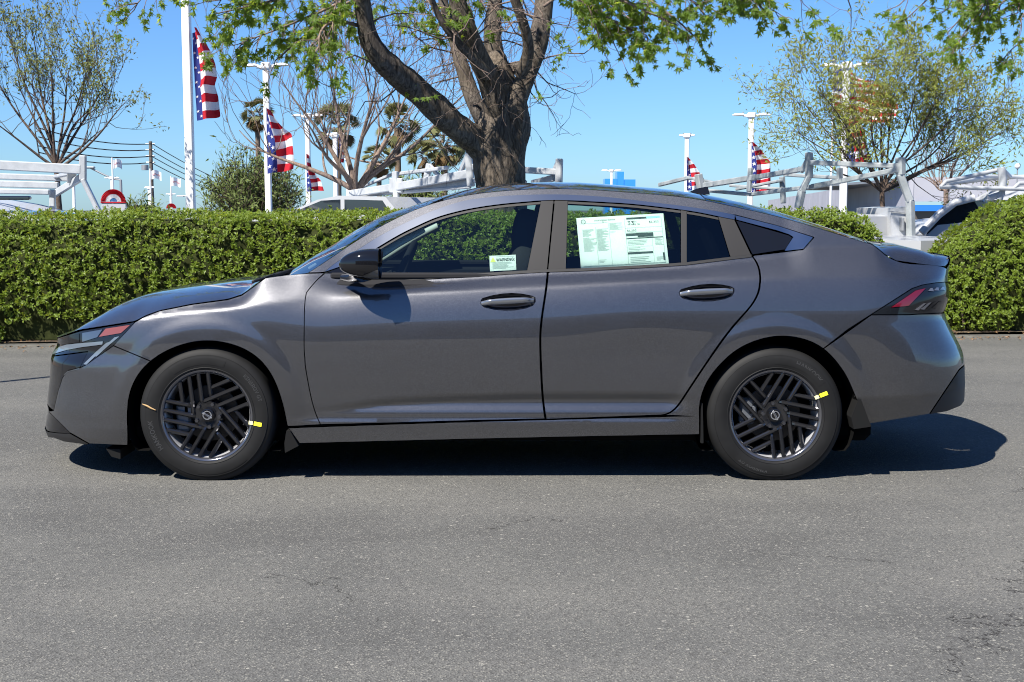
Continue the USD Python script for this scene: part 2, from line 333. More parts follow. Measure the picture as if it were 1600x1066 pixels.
def outline(pts, step=4.0, closed=True):
    """Closed or open list of photo readings (u, v) or ('y', half width, z, end) -> array of (s, z)."""
    out = []
    for p in pts:
        if p[0] == 'y':
            if p[3] < 0: s = np.interp(p[1] / half_width(-2.1, p[2]), syF(invF[1]), invF[1])
            else: s = LF + LS + LR - np.interp(p[1] / half_width(1.9, p[2]), syR(invR[1]), invR[1])
            out.append((float(s), float(p[2]), None))
        else: out.append((p[0], p[1], 1))
    U, V, seg = [], [], []
    for a, b in zip(out, out[1:] + out[:1]):
        k = max(1, int(np.hypot(b[0] - a[0], b[1] - a[1]) / step)) if a[2] and b[2] else 1
        t = np.arange(k) / k; seg.append((len(U), k))
        for i in range(k): U.append(a[0] + ((b[0] - a[0]) * t[i] if k > 1 else 0)); V.append(a[1] + ((b[1] - a[1]) * t[i] if k > 1 else 0))
    on = np.array([o[2] is not None for o in out])
    first = np.repeat(on, [k for _, k in seg]); U, V = np.array(U, float), np.array(V, float); Q = np.stack([U, V], 1)
    if first.any(): Q[first] = np.stack(on_body(U[first], V[first]), 1)
    res = []
    for i, (j, k) in enumerate(seg if closed else seg[:-1]):
        A = Q[j]; B = Q[seg[(i + 1) % len(seg)][0]]
        if out[i][2] and out[(i + 1) % len(out)][2]: res.append(Q[j:j + k])
        else:
            k = max(1, int(np.linalg.norm(B - A) / .012)); t = (np.arange(k) / k)[:, None]; res.append(A + (B - A) * t)
    if not closed: res.append(Q[seg[-1][0]][None])
    return np.vstack(res)
def ring(pts, d):
    """Points every d along a closed ring."""
    q = np.vstack([pts, pts[:1]]); L = np.concatenate([[0], np.cumsum(np.linalg.norm(np.diff(q, axis=0), axis=1))])
    k = max(8, int(L[-1] / d)); t = np.linspace(0, L[-1], k, endpoint=False)
    t = np.unique(np.concatenate([t, L[:-1]])); keep = np.concatenate([[True], np.diff(t) > d * .25]); t = t[keep]
    return np.stack([np.interp(t, L, q[:, 0]), np.interp(t, L, q[:, 1])], 1)
def fill(poly, d):
    """Even triangulation of a shapely polygon: points, triangles, boundary rings."""
    rings = [ring(np.array(r.coords)[:-1], d * .6) for r in [poly.exterior, *poly.interiors]]
    bp = np.vstack(rings); x0, y0, x1, y1 = poly.bounds
    gx, gy = np.meshgrid(np.arange(x0, x1, d), np.arange(y0, y1, d * .866)); gx = gx + (np.arange(gx.shape[0]) % 2)[:, None] * d / 2
    g = np.stack([gx.ravel(), gy.ravel()], 1); g = g[contains_xy(poly, g[:, 0], g[:, 1])]
    if len(g): g = g[cKDTree(bp).query(g)[0] > d * .45]
    pts = np.vstack([bp, g]); t = Delaunay(pts).simplices; c = pts[t].mean(1)
    core = poly.buffer(1e-6); t = t[contains_xy(core, c[:, 0], c[:, 1])]
    a = pts[t]; area = (a[:, 1, 0] - a[:, 0, 0]) * (a[:, 2, 1] - a[:, 0, 1]) - (a[:, 1, 1] - a[:, 0, 1]) * (a[:, 2, 0] - a[:, 0, 0])
    t = t[abs(area) > 1e-10]; area = area[abs(area) > 1e-10]; t[area < 0] = t[area < 0][:, ::-1]
    return pts, t, rings
car = None
def skin(name, poly, mat, parent, off=0.0, d=.016, rim=.014, gap=0.0, both=True, label=None, bulge=None):
    """A panel of the body: polygon in (s, z) laid on the body surface, with its edge folded inwards; mirrored for the right-hand side."""
    if not isinstance(poly, Polygon): poly = Polygon(poly)
    poly = poly.buffer(0)
    if gap: poly = poly.buffer(-gap)
    if poly.geom_type == 'Polygon' and not name.endswith('_door'): poly = Polygon(poly.exterior)
    if poly.geom_type != 'Polygon': poly = max(poly.geoms, key=lambda g: g.area)
    pts, t, rings = fill(poly, d); p, n = P3(pts[:, 0], pts[:, 1], off)
    if bulge is not None:
        p = p + n * bulge(pts, poly)[:, None]; m_ = trimesh.Trimesh(p, t, process=False); n = np.array(m_.vertex_normals)
    V, N, T, k = [p], [n], [t], len(p); b0 = 0
    if rim:
        for i, r in enumerate(rings):
            q, nq = p[b0:b0 + len(r)], n[b0:b0 + len(r)]; b0 += len(r); m = len(r)
            tang = np.roll(q, -1, 0) - np.roll(q, 1, 0); side = np.cross(tang, nq); side /= np.maximum(np.linalg.norm(side, axis=1, keepdims=True), 1e-9)
            area = .5 * np.sum(r[:, 0] * np.roll(r[:, 1], -1) - np.roll(r[:, 0], -1) * r[:, 1])
            if (area < 0) != (i > 0): side = -side
            if i > 0: side = side
            rows = [(0, 0, nq), (.0008, .0016, nq * .7 + side * .7), (.0016, .004, side), (.0016, rim, side)]
            base = k
            for o, dn, nn in rows: V.append(q + side * o * (1 if area else 1) - nq * dn); N.append(nn / np.linalg.norm(nn, axis=1, keepdims=True)); k += m
            j = np.arange(m); j2 = (j + 1) % m
            for a in range(3): T += [np.stack([base + a * m + j, base + (a + 1) * m + j, base + (a + 1) * m + j2], 1), np.stack([base + a * m + j, base + (a + 1) * m + j2, base + a * m + j2], 1)]
    V, N, T = np.vstack(V), np.vstack(N), np.vstack(T)
    o = obj(name, (V, T), mat, parent, normals=N, label=label)
    if both: obj(name, (V * [1, -1, 1], T[:, ::-1]), mat, parent, normals=N * [1, -1, 1])
    return o
# ---------------------------------------------------------------- the car: panels
car = thing('parked_car', 'dark grey metallic four-door saloon parked side-on with a price sheet in its rear window', 'car', (0, YC, 0))
RAIL = [(481, 426.5), (505, 411), (538, 388.5), (589, 357), (640, 331.5), (690, 314), (740, 303.5), (790, 298), (850, 295), (918, 296), (984, 300.5), (1050, 306), (1100, 313), (1148, 323), (1214, 338), (1279, 356.5), (1320, 369), (1350, 378), (1361, 381)]
TRIM_OUT = [(508, 425), (530, 408), (555, 393.5), (589, 372), (640, 346), (662, 336), (695, 323.5), (728, 314), (760, 309.5), (794, 306.5), (830, 305), (865.5, 304.5), (908, 306), (951, 309), (1000, 314.5), (1050, 320.5), (1100, 327.5), (1148, 336.5)]
TRIM_IN = [(549, 411), (582, 392), (630, 364), (655, 352), (679, 341.5), (703, 334), (728, 328), (760, 322.5), (794, 318.3), (820, 316), (845, 314), (866, 313.3), (887, 313.6), (935, 316), (984, 319), (1025, 323.3), (1066, 328.4), (1095, 333), (1122, 338.6), (1147.5, 343.5)]
DOOR_F = [(508, 427), (496, 437), (487, 447), (479, 457), (476, 478), (475.5, 500), (476.5, 565), (482, 601), (490, 636), (501, 663.5)]
DOOR_B = [(855, 422.5), (850, 467), (843.5, 519.5), (844, 565), (847, 620), (851.5, 655)]
DOOR_R = [(1174.6, 400.5), (1184.4, 417.7), (1187, 434), (1182.8, 460), (1168, 483.4), (1148, 506), (1115.5, 549), (1068, 620), (1050, 642), (1032, 648.5)]
ARCH_F = [(199.3, 696), (199, 646), (203, 614), (212, 592), (232, 567), (256, 550.5), (285, 538.5), (321, 532.5), (356, 536.5), (392, 551.5), (420.5, 580), (438, 619), (445.5, 648), (449, 668)]
ARCH_R = [(1093, 652), (1095, 623), (1103.7, 599), (1124, 571), (1153, 546), (1186, 531), (1217, 525.3), (1248, 528), (1281, 541), (1306, 564), (1324, 591), (1337, 621), (1349, 650), (1354, 664)]
TRUNK = [(1361, 381), (1372, 389), (1384, 399), (1400, 407.5), (1440, 413), (1473, 416.8)]
BELT = [(549, 434), (597, 436.5), (660, 433), (721, 429), (823, 423), (856, 421.3), (884, 420.5), (907, 419.8), (1000, 415), (1071, 410.5), (1141, 401.8), (1174, 398)]
G = .0021
def smooth_line(pts, step=4.0):
    p = np.array(pts, float); L = np.concatenate([[0], np.cumsum(np.hypot(*np.diff(p, axis=0).T))]); t = np.linspace(0, L[-1], max(3, int(L[-1] / step)))
    return [tuple(q) for q in np.stack([PchipInterpolator(L, p[:, 0])(t), CubicSpline(L, p[:, 1])(t)], 1)]
def smooth_arch(pts, step=4.0):
    p = np.array(pts, float); L = np.concatenate([[0], np.cumsum(np.hypot(*np.diff(p, axis=0).T))]); t = np.linspace(0, L[-1], max(3, int(L[-1] / step)))
    return [tuple(q) for q in np.stack([CubicSpline(L, p[:, 0])(t), CubicSpline(L, p[:, 1])(t)], 1)]
RAIL = smooth_line(RAIL, 6); TRIM_OUT = smooth_line(TRIM_OUT, 6); TRIM_IN = smooth_line(TRIM_IN, 6); TRUNK = smooth_line(TRUNK, 5)
DOOR_F = DOOR_F[:3] + smooth_arch(DOOR_F[3:], 6); DOOR_R = smooth_arch(DOOR_R, 6); DOOR_B = smooth_arch(DOOR_B, 8)
ARCH_F, ARCH_R = smooth_arch(ARCH_F), smooth_arch(ARCH_R)
NAF = int(np.argmin([np.hypot(a - 236.5, b - 563) for a, b in ARCH_F])); NAR = int(np.argmin([np.hypot(a - 1288, b - 546) for a, b in ARCH_R]))
ti = lambda u: [p for p in TRIM_IN if u[0] <= p[0] <= u[1]]
X_ = lambda l, dx=0, dy=0: [(a + dx, b + dy) for a, b in l]
pg = {}
pg['front_fender'] = [(211, 503.5), (228, 494), (249.5, 486), (300, 476), (356, 468.5), (378, 461.5), (398, 447), (415, 434.5), (447, 430), (480.5, 427.5), (507, 426.5)] + DOOR_F[1:] + [(450, 666.5)] + ARCH_F[NAF:][::-1][1:] + [(177, 540)]
pg['front_door'] = DOOR_F + [(620, 660.5), (740, 657), (851, 654.5)] + DOOR_B[::-1] + X_(BELT[::-1][-5:], 0, 4) + [(530, 427)]
pg['rear_door'] = X_(DOOR_B, 2) + [(940, 652), (1032, 648.5)] + DOOR_R[::-1][1:] + X_(BELT[::-1][1:7], 0, 4)
pg['sill'] = [(450.5, 668.8), (620, 662.8), (740, 659), (940, 653.8), (1060, 650.5), (1093, 650), (1093, 679), (900, 682.5), (740, 686), (600, 689.5), (468, 693)]
pg['quarter_panel'] = [RAIL[0]] + RAIL[1:] + TRUNK[1:] + [(1479.5, 420), (1479.5, 441), (1462, 442), (1441, 445.5), (1425, 451), (1362, 491), (1325, 515)] + ARCH_R[:NAR + 1][::-1] + [(1060, 649.5)] + [(a + 1.5, b + .5) for a, b in DOOR_R[::-1]] + [(1176, 399.5), (1215, 395), (1255, 390), (1272, 371), (1214, 352.7), (1148, 335.8)] + TRIM_OUT[::-1][1:] + [(503, 426)]
pg['front_bumper'] = [(177, 540.5)] + ARCH_F[:NAF + 1][::-1] + [(140, 693.5), (109, 676), (85, 652), (76, 643), (84, 641.5), (91, 611), (98, 590), (106, 579.5), (124.5, 575), (134.4, 570.5), (178, 539.8)]
pg['rear_bumper'] = [(1361.5, 492.3), (1420, 492), (1473, 489.5), ('y', .45, .775, 1), ('y', 0, .775, 1), ('y', 0, .52, 1), ('y', .55, .52, 1), (1507, 570), (1498.6, 577), (1452, 647), (1400, 655.5), (1354, 663)] + ARCH_R[NAR:-1][::-1]
trim = TRIM_OUT + TRIM_IN[::-1]
dsk = {}
for k, l in pg.items():
    q = Polygon(outline(l)).buffer(0)
    if k in ('front_door', 'rear_door'):
        hx = [(751.5, 470), (754, 466.5), (770, 462), (785, 459.5), (800, 458.6), (815, 459.6), (830, 462.5), (836, 465.5), (836.5, 471), (833, 477), (822, 481.5), (805, 484.5), (790, 485), (772, 483.5), (757, 480), (752, 476)]
        if k == 'rear_door': hx = [(u + 310.5, v - 14.2 - .012 * (u - 790)) for u, v in hx]
        pocket = Polygon(outline(hx, 2)).buffer(0); q = q.difference(pocket)
        if q.geom_type != 'Polygon': q = max(q.geoms, key=lambda g: g.area)
        dsk[k] = pocket
    dsk[k + '_poly'] = q
for k in ('front_fender', 'sill', 'front_bumper', 'rear_bumper', 'quarter_panel'):
    skin(k, dsk[k + '_poly'], paint, car, gap=G if k not in ('quarter_panel',) else .0022)
door = {}
for k in ('front_door', 'rear_door'):
    q = dsk[k + '_poly']; door[k] = skin(k, q, paint, car, gap=G)
    def dish(pts, poly): return -.020 * sm(cKDTree(ring(np.array(poly.exterior.coords)[:-1], .0015)).query(pts)[0] / .020)
    skin('handle_pocket', dsk[k], black_gloss, door[k], off=-.002, d=.006, rim=0, both=False, bulge=dish)
    # grip
    x0, x1 = (752, 834) if k == 'front_door' else (1062.5, 1145); v0, v1, w0 = ((474.5, 470.2, 472.4), (466.7, 471.5, 470.8), 0)[0:3] if False else ((474.5, 472, 470.2), None, 0)
    t = np.linspace(0, 1, 25); uu = x0 + (x1 - x0) * t
    vv = 474.4 - 4.6 * t - 1.2 * 4 * t * (1 - t) * .3
    if k == 'rear_door': vv = vv - 14.6
    s_, z_ = on_body(uu, vv); c, n_ = P3(s_, z_, 0.0); bow = .024 * sm(np.minimum(t, 1 - t) / .16) - .006
    c = c + n_ * bow[:, None]; hh = .0145 - .0035 * abs(2 * t - 1) ** 2; V = []
    prof = [(-1, -.6), (-.9, .3), (-.45, .85), (.2, 1.0), (.75, .7), (1, .1), (1, -.6)]
    for a, b in prof: V.append(c + np.array([0, 0, 1.0]) * (a * hh)[:, None] + n_ * (b * .008))
    V = np.stack(V, 1); fcs = grid_faces(25, len(prof))
    cap0 = np.array([[0, i + 1, i] for i in range(1, 6)]); cap1 = np.array([[24 * 7, 24 * 7 + i, 24 * 7 + i + 1] for i in range(1, 6)])
    obj('door_handle', (V.reshape(-1, 3), np.vstack([fcs, cap0, cap1])), handle_paint, door[k], smooth=50)
    Vm = V.reshape(-1, 3) * [1, -1, 1]; obj('door_handle', (Vm, np.vstack([fcs, cap0, cap1])[:, ::-1]), handle_paint, door[k], smooth=50)
    if k == 'front_door':
        for (uq, vq, r_) in ((827.5, 470.3, .0048),):
            s1, z1 = on_body(np.array(uq), np.array(vq)); c1, n1 = P3(s1, z1, .019)
            fr = frame_of(n1); q_ = lathe([(0, .003), (r_ * .8, .003), (r_, .001), (r_, -.004)], 16, 'z'); obj('lock_cylinder', (q_[0] @ fr.T + c1, q_[1]), nut_steel, door[k], smooth=40)
skin('window_trim', outline(trim), bright_trim, car, off=.004, d=.012, rim=.010)
skin('belt_moulding', outline([(549, 432), (597, 436.5)] + BELT[2:] + X_(BELT[::-1], 0, 4.2)), black_plastic, car, off=.003, d=.012, rim=.01)
skin('sail_trim', outline([(512, 425.5), (549, 411), (582, 393), (598, 393), (594, 436), (549, 433.5), (530, 429)]), black_gloss, car, off=-.001, d=.012, rim=.006)
skin('pillar_cover', outline([(845.5, 314.5), (864.5, 313.8), (854.5, 421.5), (823.8, 423)]), satin_black, car, off=.001, d=.014, rim=.010)
skin('pillar_cover', outline([(867, 313.8), (887, 314.2), (884, 420.5), (856.7, 421.5)]), satin_black, car, off=.001, d=.014, rim=.010)
skin('pillar_cover', outline([(1122.5, 339.2), (1147, 343.5), (1173, 398), (1141.5, 402)]), satin_black, car, off=.001, d=.012, rim=.010)
skin('window_divider', outline([(1064, 328.5), (1073, 330), (1073, 411), (1064, 411.5)]), satin_black, car, off=0, d=.01, rim=.008)
skin('quarter_trim', outline([(1148.5, 337.2), (1214, 353.4), (1270, 371.5), (1255, 389.5), (1226, 392.5), (1229, 387), (1239.5, 371), (1233, 366.8), (1214, 360.5), (1150.5, 343.8)]), bright_trim, car, off=.004, d=.01, rim=.010)
skin('quarter_cover', outline([(1150.5, 344.4), (1233, 368), (1237.5, 371.5), (1227, 389.5), (1176, 397.3)]), black_gloss, car, off=-.002, d=.012, rim=0)
skin('front_window', outline(ti((570, 846)) + [(845, 314), (824, 423)] + X_(BELT[:5][::-1], 0, 1.5)[0:] + []), side_glass, car, off=-.005, d=.02, rim=0)
skin('rear_window', outline([(887, 314), (935, 316), (984, 319), (1025, 323.3), (1065, 328.4), (1065, 412), (1000, 416), (907, 421), (884, 421.5)]), side_glass, car, off=-.005, d=.02, rim=0)
skin('rear_vent_window', outline([(1072, 329.5), (1095, 333), (1122, 338.6), (1141.5, 402.5), (1072, 411.5)]), rear_glass, car, off=-.005, d=.02, rim=0)
# dark glass edge along the top of the side windows
skin('window_seal', outline(ti((575, 1135)) + X_(ti((575, 1130))[::-1], .5, 4.5)), black_plastic, car, off=-.003, d=.012, rim=0)

skin('belt_lining', outline(X_(BELT, 0, -2) + X_(BELT[::-1], 0, 18)), interior_dark, car, off=-.032, d=.03, rim=0)
# lamps
hl = skin('headlamp', outline([(211.2, 503), (127.5, 516.8), (93, 527.5), ('y', .50, .651, -1), ('y', .50, .573, -1), (79.8, 556), (137, 549), (124.5, 574.5), (134.4, 570), (178, 539.3)]), dark_lens, car, off=-.002, d=.012, rim=.02, gap=.0015)
skin('turn_lens', outline([(165, 513.8), (203.5, 507.8), (189, 520.5), (154.5, 526.5)]), amber, hl, off=.0005, d=.01, rim=.003)
skin('light_bar', outline([(83, 549.5), (92, 542.5), (104, 538.6), (128, 536.2), (161, 533.5), (160, 538.5), (128, 542.5), (104, 547), (81.5, 554)]), pale_lens, hl, off=.001, d=.01, rim=.003)
skin('lamp_blade', outline([(147, 556), (163, 541.5), (179, 527.2), (187, 525.5), (168, 541.5), (150.5, 557.5)]), pale_lens, hl, off=.0005, d=.01, rim=.003)
skin('lamp_blade', outline([(130.5, 569), (150, 550), (166, 536), (172, 534), (154, 552), (135, 570)]), pale_lens, hl, off=.0005, d=.01, rim=.003)
skin('lamp_module', outline([(97, 528.5), (124, 521.5), (124, 535), (104, 537.5), (96, 539)]), black_gloss, hl, off=.0005, d=.01, rim=.003)
skin('lamp_module', outline([(128.5, 520.5), (160, 515), (152, 527), (128.5, 534.5)]), plain('blue_grey_lens', (.04, .055, .08), .06, coat=1.0), hl, off=.0005, d=.01, rim=.003)
skin('grille', outline([(79, 557.5), (136, 550.5), (124, 574), (106, 578.5), (97, 589.5), (90, 610), (83, 641), ('y', .505, .31, -1), ('y', 0, .31, -1), ('y', 0, .565, -1), ('y', .45, .568, -1)]), black_gloss, car, off=-.003, d=.016, rim=.01)
skin('grille_trim', outline([(100, 585.5), (106, 580), (124.5, 575.2), (124, 577), (107, 581.5), (101, 587)]), bright_trim, car, off=.001, d=.006, rim=.004)
skin('nose_panel', outline([('y', .50, .648, -1), ('y', .48, .572, -1), ('y', 0, .57, -1), ('y', 0, .632, -1)]), black_gloss, car, off=-.001, d=.016, rim=.01)
skin('bumper_intake', outline([(76, 645), (85, 653.5), (109, 677.5), ('y', .50, .178, -1), ('y', 0, .178, -1), ('y', 0, .30, -1), ('y', .50, .30, -1)]), black_gloss, car, off=-.004, d=.016, rim=.01)
skin('front_lip', outline([('y', 0, .175, -1), ('y', .52, .175, -1), (109.5, 678), (138, 693.8), (134, 694.5), (100, 690), (84, 684), ('y', .5, .142, -1), ('y', 0, .142, -1)]), black_plastic, car, off=0, d=.012, rim=.02)
tail_clear = plain('smoky_clear_lens', (.10, .10, .11), .08, coat=1.0)
tl = skin('tail_lamp', outline([(1363, 491.3), (1425.5, 451.6), (1441, 446.2), (1462, 442.7), (1478, 441.6), ('y', .40, .915, 1), ('y', .40, .80, 1), (1473, 488.3), (1420, 491)]), dark_lens, car, off=.002, d=.012, rim=.02)
skin('brake_lens', outline([(1391.7, 480.5), (1430, 454.5), (1445.5, 450.8), (1419, 478)]), red_lens, tl, off=.0045, d=.01, rim=.002)
for k in range(4):
    a = 1428 + 9 * k; skin('lamp_blade', outline([(a, 484 - k), (a + 14 - k, 474 - k), (a + 18 - k, 473.5 - k), (a + 6, 485 - k)]), tail_clear if k in (0, 1) else black_gloss, tl, off=.0045, d=.008, rim=.002)
for k in range(3): skin('lamp_blade', outline([(1449 + 9 * k, 455 - k), (1453 + 9 * k, 450.5 - k), (1456 + 9 * k, 450.5 - k), (1458 + 8.5 * k, 455.5 - k)]), tail_clear, tl, off=.0045, d=.008, rim=.002)
skin('tail_panel', outline([('y', .39, .918, 1), ('y', .39, .78, 1), ('y', 0, .78, 1), ('y', 0, .918, 1)]), black_gloss, car, off=0, d=.016, rim=.01)
skin('boot_face', outline([(1480, 418), (1484, 413), (1485.3, 404.5), ('y', .5, 1.052, 1), ('y', 0, 1.06, 1), ('y', 0, .922, 1), ('y', .40, .922, 1), (1479.7, 440)]), paint, car, off=0, d=.014, rim=.01)
skin('rear_diffuser', outline([('y', 0, .516, 1), ('y', .55, .516, 1), (1507, 572.5), (1499.5, 579), (1454, 647.5), (1480, 643), (1502, 634), (1508, 626), ('y', .4, .30, 1), ('y', 0, .30, 1)]), black_plastic, car, off=-.002, d=.014, rim=.02)
# mud flaps
def slab(name, pts, y0, y1, mat):
    q = np.array([at(u, v, YC - (y0 + y1) / 2) for u, v in pts]); k = len(q); V = np.vstack([np.c_[q[:, 0], np.full(k, -y1), q[:, 2]], np.c_[q[:, 0], np.full(k, -y0), q[:, 2]]])
    j = np.arange(k); j2 = (j + 1) % k; f = np.vstack([np.array([[0, i, i + 1] for i in range(1, k - 1)]), np.array([[k, k + i + 1, k + i] for i in range(1, k - 1)]), np.stack([j, j2 + k, j2], 1), np.stack([j, j + k, j2 + k], 1)])
    obj(name, (V, f[:, ::-1]), mat, car); obj(name, (V * [1, -1, 1], f), mat, car)
flap_black = plain('black_flap_rubber', (.006, .006, .006), .75, spec=.2)
slab('mud_flap', [(450, 671), (456, 671), (469, 694), (448, 705), (447, 690)], .80, .895, flap_black)
slab('mud_flap', [(1337, 622), (1341, 622), (1357, 664), (1330, 668), (1326, 650)], .80, .90, flap_black)
slab('mud_flap', [(1093, 628), (1096, 628), (1097, 690), (1093, 690)], .80, .89, flap_black)
slab('air_deflector', [(178, 694), (200, 695), (200, 710), (186, 706)], .55, .80, flap_black)

# dark shell behind the gaps, wheel housings
lowpoly = Polygon(outline([('y', 0, .24, -1), ('y', .5, .24, -1), (120, 680), (199, 690), (300, 690), (600, 684), (1093, 674), (1360, 655), (1450, 640), ('y', .5, .40, 1), ('y', 0, .40, 1), ('y', 0, 1.0, 1), ('y', .4, 1.0, 1), (1470, 425), (1400, 412), (1350, 392), (1255, 392), (1174, 402)] + X_(BELT[::-1][1:], 0, 5) + [(510, 432), (440, 440), (356, 473), (250, 490), (180, 512), (110, 530), ('y', .3, .63, -1), ('y', 0, .625, -1)], 8)).buffer(0)
sarch = [Polygon([(float(inverse(np.array(xw + 1.05 * RA * cos(a)), np.array(ZW + 1.05 * RA * sin(a)))), ZW + 1.05 * RA * sin(a)) for a in np.linspace(0, 2 * pi, 60)]) for xw in XW]
for a in sarch: lowpoly = lowpoly.difference(a)
pk = [dsk['front_door'].buffer(.012), dsk['rear_door'].buffer(.012)]
for a in pk: lowpoly = lowpoly.difference(a)
if lowpoly.geom_type != 'Polygon': lowpoly = max(lowpoly.geoms, key=lambda g: g.area)
skin('inner_shell', lowpoly, dark_shell, car, off=-.022, d=.03, rim=0)
for sgn in (-1, 1):
    for xw in XW:
        a = np.linspace(-.75, pi + .75, 40); r = RA * 1.04
        V = np.array([[xw + r * cos(t), sgn * y, ZW + r * sin(t)] for t in a for y in (.86, .55)]); V[:, 2] = np.maximum(V[:, 2], .14)
        f = grid_faces(40, 2); c = len(V); V = np.vstack([V, [[xw, sgn * .55, ZW]]]); f = np.vstack([f, np.array([[c, 2 * i + 1, 2 * i + 3] for i in range(39)])])
        obj('wheel_housing', (V, f), dark_shell, car)
obj('floor_pan', cat_([box((3.6, 1.55, .10), (-.05, 0, .22), .03), box((.9, 1.0, .08), (-1.75, 0, .23), .03), box((.80, 1.3, .06), (1.62, 0, .44), .02)]), dark_shell, car)
for b_ in (box((.04, 1.35, .55), (-1.02, 0, .62)), box((.04, 1.35, .55), (1.25, 0, .60))): obj('bulkhead', b_, dark_shell, car)
# ---------------------------------------------------------------- the car: hood, glass, roof, boot lid
def edge(pts, step=5.0):
    """Open line of readings -> points on the body surface (left side)."""
    q = outline(pts, step, closed=False)
    return P3(q[:, 0], q[:, 1])[0]
def resample(p, n):
    L = np.concatenate([[0], np.cumsum(np.linalg.norm(np.diff(p, axis=0), axis=1))]); L += np.arange(len(L)) * 1e-9; t = np.linspace(0, L[-1], n)
    return np.stack([np.interp(t, L, p[:, k]) for k in range(3)], 1)
def crown(name, E, C, mat, p=2.4, m=28, drop=0.0, k=1.5):
    """Top surface between the left edge E (n x 3) and the centre line C (n x 3), mirrored across."""
    n = len(E); t = np.linspace(0, 1, m); t = t ** k
    f = 1 - (1 - t)[None, :] ** (np.broadcast_to(np.asarray(p, float), n)[:, None])
    A = np.zeros((n, m, 3)); A[..., 1] = E[:, 1, None] * (1 - t); A[..., 0] = E[:, 0, None] + (C[:, 0] - E[:, 0])[:, None] * (1 - (1 - t) ** 2)
    A[..., 2] = E[:, 2, None] + (C[:, 2] - E[:, 2])[:, None] * f - drop
    B = A[:, ::-1][:, 1:] * [1, -1, 1]; V = np.concatenate([A, B], 1); k = V.shape[1]; fcs = grid_faces(n, k)
    return obj(name, (V.reshape(-1, 3), fcs), mat, car, smooth=50)
def centre(pts, Y=YC):
    return np.array([at(u, v, Y) - [0, YC, 0] for u, v in pts]) * [1, 0, 1]
# hood: sections across the car
E = edge([('y', .02, .635, -1), ('y', .3, .641, -1), ('y', .50, .651, -1), (93, 526.5), (123, 515.2), (168, 508.3), (211, 501.5), (228, 492.5), (249.5, 484.8), (300, 474.6), (356, 467), (378, 460), (398, 445.5), (415, 433)], 4)
E = E[np.concatenate([[True], np.diff(E[:, 0]) > 1e-5])]; E = E[np.argsort(E[:, 0])]; E = resample(E, 90)
Hc = np.vstack([[E[0, 0] - .001, 0, E[0, 2] + .003]] + [at(u, v, y) * [1, 0, 1] for u, v, y in ((113, 520, 6.62), (140, 503.5, 6.62), (170, 486, 6.66), (205, 468, 6.75), (249.5, 454, 6.85), (321, 442.5, 6.95), (387, 434.5, YC), (445, 429, YC))]); hc = PchipInterpolator(Hc[:, 0], Hc[:, 2])
C = np.c_[E[:, 0], 0 * E[:, 0], np.maximum(hc(np.clip(E[:, 0], Hc[0, 0], Hc[-1, 0])), E[:, 2] + .004)]
hood = crown('hood', E, C, paint, p=3.6)
# cowl between hood and windscreen, with wipers
A1, B1 = edge([(415, 433), (447, 430), (481, 427)]), None
Ec = resample(A1, 10); Cc = np.c_[np.linspace(E[-1, 0] - .02, -1.19, 10), np.zeros(10), np.linspace(C[-1, 2] - .01, .948, 10)]
crown('cowl', Ec, Cc, black_plastic, p=2.4, drop=.006)
# windscreen
rail = edge(RAIL, 5); ir = np.searchsorted(rail[:, 0], [at(690, 314, 6.4)[0], at(1100, 313, 6.4)[0], at(1352, 378, 6.3)[0]])
Ew = resample(rail[:ir[0] + 1], 40); sil = centre([(447, 427.5), (485, 403), (525, 380), (557, 359.5), (589, 342), (615, 331.5), (640, 323.5), (665, 315), (690, 307)], YC - .05)
crown('windscreen', Ew, resample(sil, 40), screen_glass, p=2.2)
silr = centre([(690, 307), (725, 297), (761, 290), (795, 287), (827, 285.4), (865, 284.6), (900, 284.8), (945, 287.5), (984, 291), (1020, 293.5), (1050, 296.5), (1085, 302)], YC - .12)
crown('roof', resample(rail[ir[0]:ir[1] + 1], 70), resample(silr, 70), paint, p=2.6)
silb = centre([(1085, 302), (1115, 307.5), (1148, 314.5), (1214, 332), (1279, 352.5), (1320, 366), (1360, 379)], YC - .12)
crown('rear_screen', resample(rail[ir[1]:ir[2] + 1], 40), resample(silb, 40), rear_glass, p=3.2)
# boot lid, sections across
Eb = edge([(1352, 378), (1361, 380), (1372, 388), (1384, 398), (1400, 406.9), (1440, 412.4), (1466, 415.5), (1476, 416), (1480.5, 412), (1483, 406.5)], 4); Eb = resample(Eb, 60)
xt = float(surf(np.array(LF + LS + LR - .01), np.array(1.055))[0])
Dz = lambda u, v: at(u, v, 6.52)[2]
Dc = np.array([silb[-1], [1.99, 0, Dz(1380, 382)], [2.10, 0, Dz(1421, 391)], [xt - .12, 0, Dz(1463, 397)], [xt - .03, 0, Dz(1482, 400.5)], [xt, 0, Dz(1484, 402.5)]])
crown('boot_lid', Eb, resample(Dc, 60), paint, p=3.2 + 12.8 * sm(np.linspace(0, 1, 60) / .4), m=40, k=2.4)
